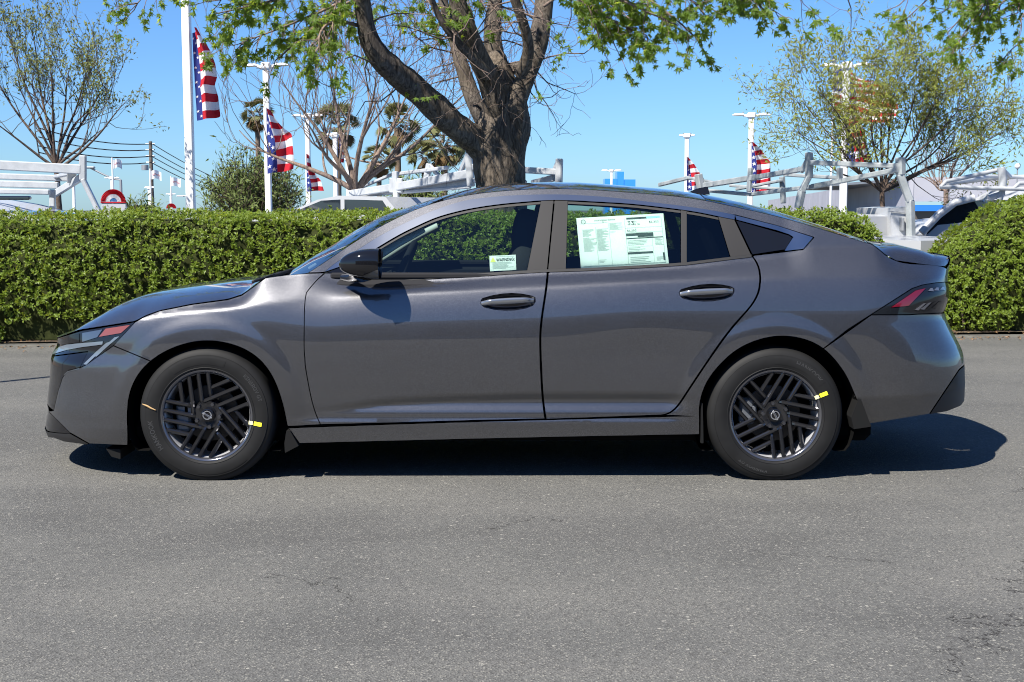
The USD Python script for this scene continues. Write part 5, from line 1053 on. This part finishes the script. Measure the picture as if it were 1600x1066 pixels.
for lab, u, v0, w, h, Y, sd in (('white printed pennant above the striped fan', 178, 250, 14, 13, 58, 1), ('white printed pennant in front of the utility pole', 236.5, 267, 17, 13, 62, 2), ('white printed pennant nearest to the tallest post', 268.5, 278, 16, 13, 70, 3)):
    s = Y / F; o = np.array([at(u - .5, 327, Y)[0], Y, 0]); t = thing('pennant_pole', lab, 'pennant', o, 'white pennants on thin poles'); zt = at(u, v0, Y)[2]; obj('pole', tube([(0, 0, 0), (0, 0, zt + .1)], .035, 6), lamp_white, t)
    a, b = np.meshgrid(np.linspace(0, 1, 12), np.linspace(0, 1, 6), indexing='ij'); P = np.stack([a * w * s, .10 * np.sin(a * 7 + sd), zt - b * h * s - .08 * np.sin(a * 6 + sd) * a], -1); obj('cloth', (P.reshape(-1, 3), grid_faces(12, 6)), flag_white, t, smooth=True)
    a, b = np.meshgrid(np.linspace(.22, .85, 12), np.linspace(.42, .58, 3), indexing='ij'); b = b + .05 * np.sin(a * 22); P = np.stack([a * w * s, .10 * np.sin(a * 7 + sd) - .02, zt - b * h * s - .08 * np.sin(a * 6 + sd) * a], -1); obj('printed_mark', (P.reshape(-1, 3), grid_faces(12, 3)), red_print, t, smooth=True)
# striped fan of pleated cloth
Y = 30; s = Y / F; c = at(178, 315.5, Y); t = thing('bunting_fan', 'half-round pleated fan in red, white and blue just above the hedge', 'bunting', (c[0], Y, 0)); Rf = 19.5 * s
def pleat(r0, r1, n, mat, nm, amp):
    a = np.linspace(0, pi, n * 2 + 1); V = np.array([[r * cos(x), -.02 - amp * (k % 2) * r / Rf, c[2] + r * sin(x)] for k, x in enumerate(a) for r in (r0, r1)]); obj(nm, (V, grid_faces(len(a), 2)), mat, t)
pleat(Rf * .62, Rf, 26, flag_red, 'red_ring', .05); pleat(Rf * .30, Rf * .62, 26, flag_white, 'white_ring', .04); pleat(0.001, Rf * .30, 14, fan_blue, 'blue_centre', .02)
obj('red_band', box((Rf * 2.05, .03, Rf * .10), (0, -.03, c[2] - Rf * .06), .004), flag_red, t); obj('board', box((Rf * 1.95, .06, .5), (0, 0, c[2] - .25 - Rf * .12), .01), truck_white, t); obj('board_post', box((.08, .08, c[2] - .5), (0, .03, (c[2] - .5) / 2)), white_paint, t)
Y = 62; s = Y / F; c = at(268, 326, Y); t = thing('bunting_fan', 'tiny red fan peeping over the hedge below the smallest lamp post', 'bunting', (c[0], Y, 0)); Rf = 8 * s; pleat(Rf * .3, Rf, 16, flag_red, 'red_ring', .05); obj('board_post', box((.08, .08, c[2]), (0, .03, c[2] / 2)), white_paint, t)
# utility pole and wires
Y = 95; s = Y / F; o = np.array([at(238, 327, Y)[0], Y, 0]); zt = at(238, 221, Y)[2]; t = thing('utility_pole', 'dark wooden utility pole with sagging wires on both sides', 'utility pole', o)
obj('pole', tube([(0, 0, 0), (0, 0, zt)], [.17, .12], 10), wood_pole, t, smooth=50)
for v in (225, 234, 244, 254): obj('insulator', tube([(-.35, 0, at(238, v, Y)[2]), (.3, 0, at(238, v, Y)[2])], .05, 6), grey_metal, t)
obj('transformer', tube([(-.42, -.1, at(238, 266, Y)[2]), (-.42, -.1, at(238, 258, Y)[2])], .26, 12), grey_metal, t, smooth=40)
for (u1, v1, Y1), (u2, v2, Y2) in [((60, 200, 80), (238, 225, Y)), ((60, 214, 80), (238, 234, Y)), ((60, 228, 80), (238, 244, Y)), ((60, 238, 80), (238, 254, Y)), ((238, 225, Y), (420, 300, 170)), ((238, 236, Y), (420, 306, 170)), ((238, 245, Y), (420, 311, 170)), ((238, 255, Y), (420, 315, 170))]:
    a, b = at(u1, v1, Y1), at(u2, v2, Y2); q = np.linspace(0, 1, 14)[:, None]; P = a + (b - a) * q - [0, 0, 1] * (4 * q * (1 - q)) * (.35 if u1 < 238 else .8); obj('wire', tube(P - o, .035, 4), wire_black, t)
Y = 70; o = np.array([at(190, 327, Y)[0], Y, 0]); t = thing('street_light', 'grey street light with a long curved arm reaching left', 'street light', o); z = at(190, 281, Y)[2]
obj('pole', tube([(0, 0, 0), (0, 0, z)], [.10, .07], 8), grey_metal, t, smooth=50); obj('arm', tube([np.array([0, 0, z]), at(178, 280, Y) - o, at(160, 272, Y) - o, at(140, 262, Y) - o], .05, 6), grey_metal, t, smooth=True); obj('lamp_head', box((.7, .25, .12), at(138, 262, Y) - o, .04), grey_metal, t)
Y = 90; o = np.array([at(292, 327, Y)[0], Y, 0]); t = thing('street_light', 'faint street light arm beside the tallest white post', 'street light', o); z = at(292, 306, Y)[2]; obj('pole', tube([(0, 0, 0), (0, 0, z)], [.09, .07], 8), grey_metal, t); obj('arm', tube([(0, 0, z), at(283, 306, Y) - o], .05, 6), grey_metal, t); obj('lamp_head', box((.5, .25, .12), at(282, 306.5, Y) - o, .04), lamp_white, t)

# ---------------------------------------------------------------- trucks with ladder racks
def extr(name, prof, y0, y1, mat, t, o, cham=0.0, ax=None, smooth=30):
    """A side profile [(x, z)] pushed across the width from y0 to y1, in the truck's own axes (matrix ax)."""
    g = Polygon(prof); k = trimesh.creation.extrude_polygon(g, y1 - y0, engine='earcut'); v = np.array(k.vertices); v = np.c_[v[:, 0], v[:, 2] + y0, v[:, 1]]
    return obj(name, (v @ ax.T + o, np.asarray(k.faces)[:, ::-1]), mat, t, smooth=smooth)
def axes(deg): c, s = cos(radians(deg)), sin(radians(deg)); return np.array([[c, -s, 0], [s, c, 0], [0, 0, 1.0]])
tyre_dark = plain('truck_tyre', (.02, .02, .02), .7)
def truck(label, o, deg, roof=1.93, bed=1.25, L=5.7, W_=1.95, service=False, group='white work trucks with ladder racks'):
    """A work truck: front towards its own -x."""
    t = thing('work_truck', label, 'truck', o, group, radians(deg)); I = np.eye(3); z0 = np.zeros(3); h = W_ / 2
    cab = [(-L / 2, .55), (-L / 2 - .02, .95), (-L / 2 + .12, 1.08), (-L / 2 + 1.15, 1.18), (-L / 2 + 1.85, roof - .06), (-L / 2 + 2.2, roof), (-L / 2 + 3.0, roof - .02), (-L / 2 + 3.25, 1.2), (-L / 2 + 3.25, .5)]
    extr('cab', cab, -h, h, truck_white, t, z0, ax=I)
    gl = [(-L / 2 + 1.35, 1.22), (-L / 2 + 1.93, roof - .07), (-L / 2 + 2.25, roof - .055), (-L / 2 + 2.25, 1.22)]; gl2 = [(-L / 2 + 2.32, 1.22), (-L / 2 + 2.32, roof - .055), (-L / 2 + 2.95, roof - .07), (-L / 2 + 3.1, 1.22)]
    for a in (gl, gl2):
        extr('side_window', a, -h - .006, -h + .01, dark_glass, t, z0, ax=I); extr('side_window', a, h - .01, h + .006, dark_glass, t, z0, ax=I)
    e = np.array([(-L / 2 + 1.2, 1.22), (-L / 2 + 1.83, roof - .1)]); P = np.array([[e[0, 0] - .03, -h + .12, e[0, 1]], [e[0, 0] - .03, h - .12, e[0, 1]], [e[1, 0] - .03, h - .16, e[1, 1]], [e[1, 0] - .03, -h + .16, e[1, 1]]]); obj('windscreen', (P, np.array([(0, 1, 2), (0, 2, 3)])), dark_glass, t)
    extr('bed', [(-L / 2 + 3.3, .55), (-L / 2 + 3.3, bed), (L / 2, bed), (L / 2, .55)], -h, h, truck_white, t, z0, ax=I)
    for x in (-L / 2 + .95, L / 2 - 1.15):
        for y in (-h + .14, h - .14): obj('wheel', lathe([(.0, -.11), (.22, -.11), (.25, -.125), (.36, -.12), (.385, -.06), (.385, .06), (.36, .12), (.25, .125), (.0, .11)], 24, 'y', (x, y, .385)), tyre_dark, t, smooth=40)
    for y in (-h - .14, h + .14): obj('door_mirror', box((.14, .2, .24), (-L / 2 + 1.45, y, 1.08), .03), black_plastic, t)
    for y in (-h + .2, h - .2): obj('headlamp', box((.05, .3, .16), (-L / 2 - .01, y, .86), .02), dark_glass, t)
    return t
def local(t_o, deg, p): return (np.asarray(p) - t_o) @ axes(deg)
def rails(t, o, deg, items, mat, nm='rack_rail', w=.05, h=.075):
    for it in items:
        (u1, v1, Y1), (u2, v2, Y2) = it[:2]; ww, hh = it[2] if len(it) > 2 else (w, h); obj(it[3] if len(it) > 3 else nm, beam(local(o, deg, at(u1, v1, Y1)), local(o, deg, at(u2, v2, Y2)), ww, hh, .012), mat, t)
# left truck, close behind the hedge
o = np.array([-7.75, 17.6, 0]); dg = 180 - 4; t = truck('white truck with a heavy ladder rack at the left edge above the hedge', o, dg, roof=1.42, bed=1.2)
rails(t, o, dg, [((-120, 252, 17.2), (128, 265, 16.9), (.07, .125)), ((-120, 272, 18.3), (108, 279, 18.2), (.06, .085)), ((-120, 284, 18.3), (92, 290, 18.2), (.06, .095)), ((-120, 296, 17.2), (78, 300.5, 17.0), (.06, .07)),
    ((129.5, 243, 16.9), (129.5, 282, 16.9), (.09, .06), 'rack_post'), ((129.5, 280, 16.9), (164, 350, 16.9), (.09, .06), 'rack_post'), ((126, 278, 17.0), (86, 303, 17.6), (.05, .10), 'rack_brace'), ((112, 268, 17.1), (112, 286, 17.2), (.12, .02), 'rack_gusset'), ((82, 296, 17.2), (82, 328, 17.2), (.08, .05), 'rack_post'), ((86, 276, 18.2), (118, 270, 17.1), (.05, .05), 'rack_brace')], rack_white)
obj('roof_lamp', box((.45, .08, .05), local(o, dg, at(21, 309.5, 16.5)), .015), dark_glass, t)
# middle truck behind the trunk
o = np.array([-1.55, 19.6, 0]); dg = -24; t = truck('white pickup under a slanting rack between the bare tree and the thick trunk', o, dg, roof=1.49, bed=1.2)
rails(t, o, dg, [((547, 303, 20.5), (620, 292, 19.5), (.06, .11)), ((620, 292, 19.5), (738, 271, 17.8), (.06, .12)), ((548, 300, 22.0), (612, 273, 21.3), (.05, .05)), ((612, 273, 21.3), (700, 262, 20.0), (.05, .06)), ((560, 306, 20.6), (735, 292, 18.0), (.05, .05)), ((640, 298, 19.4), (735, 284, 18.0), (.05, .09)),
    ((617, 268, 19.5), (620, 325, 19.5), (.09, .06), 'rack_post'), ((609, 290, 19.6), (629, 290, 19.4), (.04, .22), 'rack_gusset'), ((732, 240, 17.8), (736, 292, 17.8), (.10, .07), 'rack_post'), ((732, 242, 17.8), (718, 272, 18.3), (.05, .10), 'rack_brace'), ((671, 256, 20.5), (664, 290, 20.5), (.10, .06), 'rack_post'), ((671, 258, 20.5), (686, 276, 20.3), (.05, .07), 'rack_brace'),
    ((736, 261, 17.8), (872, 269, 17.0), (.06, .085)), ((736, 282, 17.8), (760, 283, 17.7), (.06, .07)), ((874, 248, 17.0), (873, 292, 17.0), (.09, .07), 'rack_post'), ((873, 251, 17.0), (864, 272, 17.2), (.05, .07), 'rack_brace'), ((866, 278, 17.1), (832, 287, 17.6), (.06, .09)), ((808, 272, 17.4), (822, 287, 17.4), (.05, .06), 'rack_brace')], rack_white)
# right truck with service body
o = np.array([4.05, 17.2, 0]); dg = -63; t = truck('white service truck with a large rack in front of the feathery tree', o, dg, roof=1.24, bed=.95)
rails(t, o, dg, [((1030, 289, 24.0), (1075, 278, 23.0), (.06, .07)), ((1075, 278, 23.0), (1128, 288, 21.5), (.06, .05)), ((1100, 290, 21.8), (1182, 277, 20.0), (.06, .09)), ((1182, 277, 20.0), (1262, 263, 18.2), (.06, .075)), ((1106, 298, 22.0), (1172, 304, 20.5), (.05, .06)), ((1172, 304, 20.3), (1268, 292, 18.3), (.05, .06)), ((1140, 290, 23.0), (1230, 296, 22.0), (.05, .05)), ((1150, 296, 22.5), (1222, 282, 21.5), (.05, .05)),
    ((1225, 273, 21.8), (1312, 278, 20.6), (.05, .06)), ((1262, 254, 18.2), (1412, 260, 17.0), (.06, .07)), ((1264, 272, 18.2), (1262, 273, 18.2), (.06, .06)), ((1312, 262, 20.6), (1312, 284, 20.6), (.06, .10), 'rack_gusset'), ((1268, 292, 18.3), (1400, 266, 17.0), (.06, .07)),
    ((1264, 238, 18.2), (1264, 278, 18.2), (.10, .08), 'rack_post'), ((1264, 276, 18.2), (1252, 300, 18.2), (.10, .08), 'rack_post'), ((1253, 298, 18.2), (1247, 326, 18.2), (.10, .09), 'rack_post'), ((1262, 250, 18.2), (1252, 268, 18.4), (.05, .08), 'rack_brace'), ((1091, 272, 22.0), (1096, 300, 22.0), (.12, .1), 'rack_post'), ((1092, 274, 22), (1104, 294, 22), (.05, .08), 'rack_brace'), ((1173, 262, 20.2), (1170, 300, 20.2), (.08, .06), 'rack_post'), ((1222, 276, 21.6), (1224, 318, 21.6), (.09, .07), 'rack_post'),
    ((1407, 246, 17.0), (1407, 274, 17.0), (.12, .09), 'rack_post'), ((1406, 272, 17.0), (1422, 315, 17.0), (.10, .09), 'rack_post'), ((1422, 313, 17.0), (1424, 392, 17.0), (.10, .09), 'rack_post'), ((1396, 262, 17.0), (1412, 264, 17.0), (.07, .12), 'rack_gusset')], rack_grey)
Yb = 17.05; a = at(1338, 330, 18.4); b = at(1418, 323, Yb); 
for nm, q, m in (('tool_locker', [(1392, 325), (1419, 323), (1423, 400), (1394, 402)], truck_white),):
    P0 = np.array([local(o, dg, at(u, v, Yb)) for u, v in q]); back = local(o, dg, at(1338, 330, 18.6)) - local(o, dg, at(1392, 325, Yb)); back[2] = 0; V = np.vstack([P0, P0 + back]); h_ = trimesh.convex.convex_hull(V); obj(nm, h_, m, t, smooth=20)
pc = local(o, dg, at(1409, 350, Yb)); obj('locker_handle', (lambda m: (m[0] @ np.eye(3) + 0, m[1]))(beam(local(o, dg, at(1409, 340, Yb - .02)), local(o, dg, at(1409, 361, Yb - .02)), .075, .03, .008)), grey_metal, t)
obj('locker_lid', beam(local(o, dg, at(1388, 330, Yb - .02)), local(o, dg, at(1418, 333, Yb - .02)), .02, .012, .004), grey_metal, t)
# far right truck: only its windscreen, roof and tube rack show
o = np.array([8.35, 19.0, 0]); dg = 8; t = truck('white van with a tube rack half hidden by the bush at the right edge', o, dg, roof=1.62, bed=1.2)
tubes = [[(1470, 293, 18.2), (1478, 284, 18.2), (1510, 277, 18.3), (1562, 265, 18.4)], [(1468, 292, 18.2), (1530, 294, 18.2), (1585, 295, 18.2), (1640, 297, 18.2)], [(1500, 285, 19.8), (1560, 278, 19.8), (1640, 274, 19.8)], [(1480, 288, 18.4), (1545, 276, 19.6), (1580, 276, 19.7), (1640, 280, 19.8)], [(1585, 294, 18.2), (1592, 287, 18.2), (1640, 284, 18.3)]]
for l in tubes: obj('rack_tube', tube([local(o, dg, at(*p)) for p in l], .030, 8), rack_white, t, smooth=50)
for l, w_ in (([(1564, 262, 18.3), (1567, 278, 18.3), (1566, 292, 18.3), (1560, 312, 18.3)], .06), ([(1566, 264, 18.3), (1578, 276, 18.6)], .03), ([(1545, 310, 18.3), (1568, 300, 18.3)], .05)): obj('rack_post', tube([local(o, dg, at(*p)) for p in l], w_, 8), rack_white, t, smooth=50)
P = [local(o, dg, at(u, v, 17.6)) for u, v in ((1440, 364), (1466, 336), (1492, 317), (1522, 309))]; obj('pillar', tube(P, [.055, .055, .05, .05], 8), truck_white, t, smooth=50)
P = np.array([local(o, dg, at(u, v, Y_)) for u, v, Y_ in ((1447, 366, 17.66), (1469, 339, 17.66), (1494, 320, 17.66), (1521, 312.5, 17.66), (1560, 322, 17.8), (1560, 372, 17.8))]); obj('windscreen', (P, np.array([(0, 1, 5), (1, 2, 5), (2, 3, 5), (3, 4, 5)])), dark_glass, t)
obj('roof_fin', trimesh.convex.convex_hull(np.array([local(o, dg, at(u, v, Y_)) for u, v in ((1512, 307), (1518, 302), (1521, 307)) for Y_ in (18.0, 18.08)])), black_plastic, t)

# ---------------------------------------------------------------- far buildings
wall_pale = worn('pale_panel_wall', (.30, .30, .335), (.36, .36, .395), .2, .8)
wall_shade = wall_pale
def wallq(nm, t, o, a, b, z0, z1, th, mat):
    a, b = np.asarray(a, float), np.asarray(b, float); d = b - a; L = np.linalg.norm(d); d /= L; n = np.array([-d[1], d[0]]); V = []
    for z in (z0, z1):
        for p in (a, b, b + n * th, a + n * th): V.append([p[0] - o[0], p[1] - o[1], z])
    return obj(nm, (np.array(V), np.array([(0, 2, 1), (0, 3, 2), (4, 5, 6), (4, 6, 7), (0, 1, 5), (0, 5, 4), (1, 2, 6), (1, 6, 5), (2, 3, 7), (2, 7, 6), (3, 0, 4), (3, 4, 7)])), mat, t)
Y1 = 118.0; zt = at(1421, 277, Y1)[2]; x1 = at(1421, 277, Y1)[0]; o = np.array([x1, Y1, 0]); t = thing('showroom', 'long pale panelled building with a blue band at the right', 'building', o)
far = np.array([x1 + .20 * (Y1 - 420) * -1 * 1.0, 420.0]); far = np.array([at(1200, 321, 420)[0], 420.0]); n = 16
for k in range(n):
    a = np.array([x1, Y1]) + (far - [x1, Y1]) * (k / n) ** 1.6; b = np.array([x1, Y1]) + (far - [x1, Y1]) * ((k + 1) / n) ** 1.6 * .9985; wallq('wall_panel', t, o, b, a, 0, zt + .02 * (k % 2), .4, wall_pale)
for k in range(9): wallq('wall_panel', t, o, (x1 + .3 + k * 3.4, Y1), (x1 + .3 + k * 3.4 + 3.36, Y1), 2.0, zt, .4, wall_pale)
wallq('blue_band', t, o, (x1 + .5, Y1 - .35), (x1 + 9, Y1 - .35), at(1440, 330, Y1)[2], at(1440, 320.5, Y1)[2], .3, plain('blue_sign_band', (.02, .16, .55), .5))
wallq('shop_glass', t, o, (x1 + .5, Y1 + .1), (x1 + 30, Y1 + .1), 0, at(1440, 330, Y1)[2], .3, plain('brown_shop_glass', (.09, .075, .065), .15))
wallq('roof', t, o, (x1, Y1 + .5), (x1 + 31, Y1 + .5), zt - .3, zt - .05, 60, grey_metal)
Y1 = 150.0; o = np.array([at(973, 327, Y1)[0], Y1, 0]); t = thing('blue_tower', 'small blue sign tower on the skyline above the saloon roof', 'sign tower', o); blue = plain('blue_tower_panel', (.03, .22, .62), .3, coat=.5)
for (u0, u1, v0) in ((945, 964, 279.5), (964.4, 975, 268.5), (975.4, 993, 280.5)):
    a, b = at(u0, v0, Y1), at(u1, v0, Y1); wallq('blue_panel', t, o, (a[0], Y1), (b[0], Y1), 0, a[2], 3.0, blue)
# the building on the photographer's side, mirrored in the flank of the saloon
o = np.array([0, -17.0, 0]); t = thing('opposite_building', 'low building on the near side, seen only mirrored in the saloon flank', 'building', o); face = plain('opposite_wall', (.20, .19, .18), .8); dk = plain('opposite_glass', (.02, .022, .025), .2)
wallq('wall', t, o, (-16, -17.6), (24, -17.6), 0, 4.4, .5, face); wallq('roof_band', t, o, (-16.3, -17.05), (24.3, -17.05), 4.0, 4.9, .3, plain('opposite_fascia', (.42, .41, .40), .7))
for k in range(15): wallq('window', t, o, (-15.2 + k * 2.6, -17.08), (-13.3 + k * 2.6, -17.08), .5, 3.2, .05, dk)
wallq('roof', t, o, (-16, -27), (24, -27), 4.3, 4.42, 9.3, face)
# round lamp on the far right
Y = 60; c = at(1590, 260, Y); t = thing('globe_lamp', 'white globe lamp on a thin pole at the far right edge', 'lamp', (c[0], Y, 0)); b = trimesh.creation.icosphere(2, .13); obj('globe', (np.array(b.vertices) + [0, 0, c[2]], b.faces), lamp_white, t, smooth=True); obj('pole', tube([(0, 0, 0), (0, 0, c[2] - .1)], .03, 6), grey_metal, t)
# post whose thin shadow falls across the tarmac in front of the nose, left of the picture
e0 = ground(0, 596) ; e1 = ground(77, 587.7); d = SUN / SUN[2]; h1 = 4.6; foot = e0 * 0 + np.array([e0[0] - .55 * 3.2, e0[1] - .62 * 3.2, 0])
t = thing('sign_post', 'slim steel post standing at the left, out of the picture', 'post', foot); obj('post', tube([(0, 0, 0), (0, 0, h1)], .036, 12), grey_metal, t, smooth=50); obj('base_plate', box((.2, .2, .02), (0, 0, .01), .004), grey_metal, t)
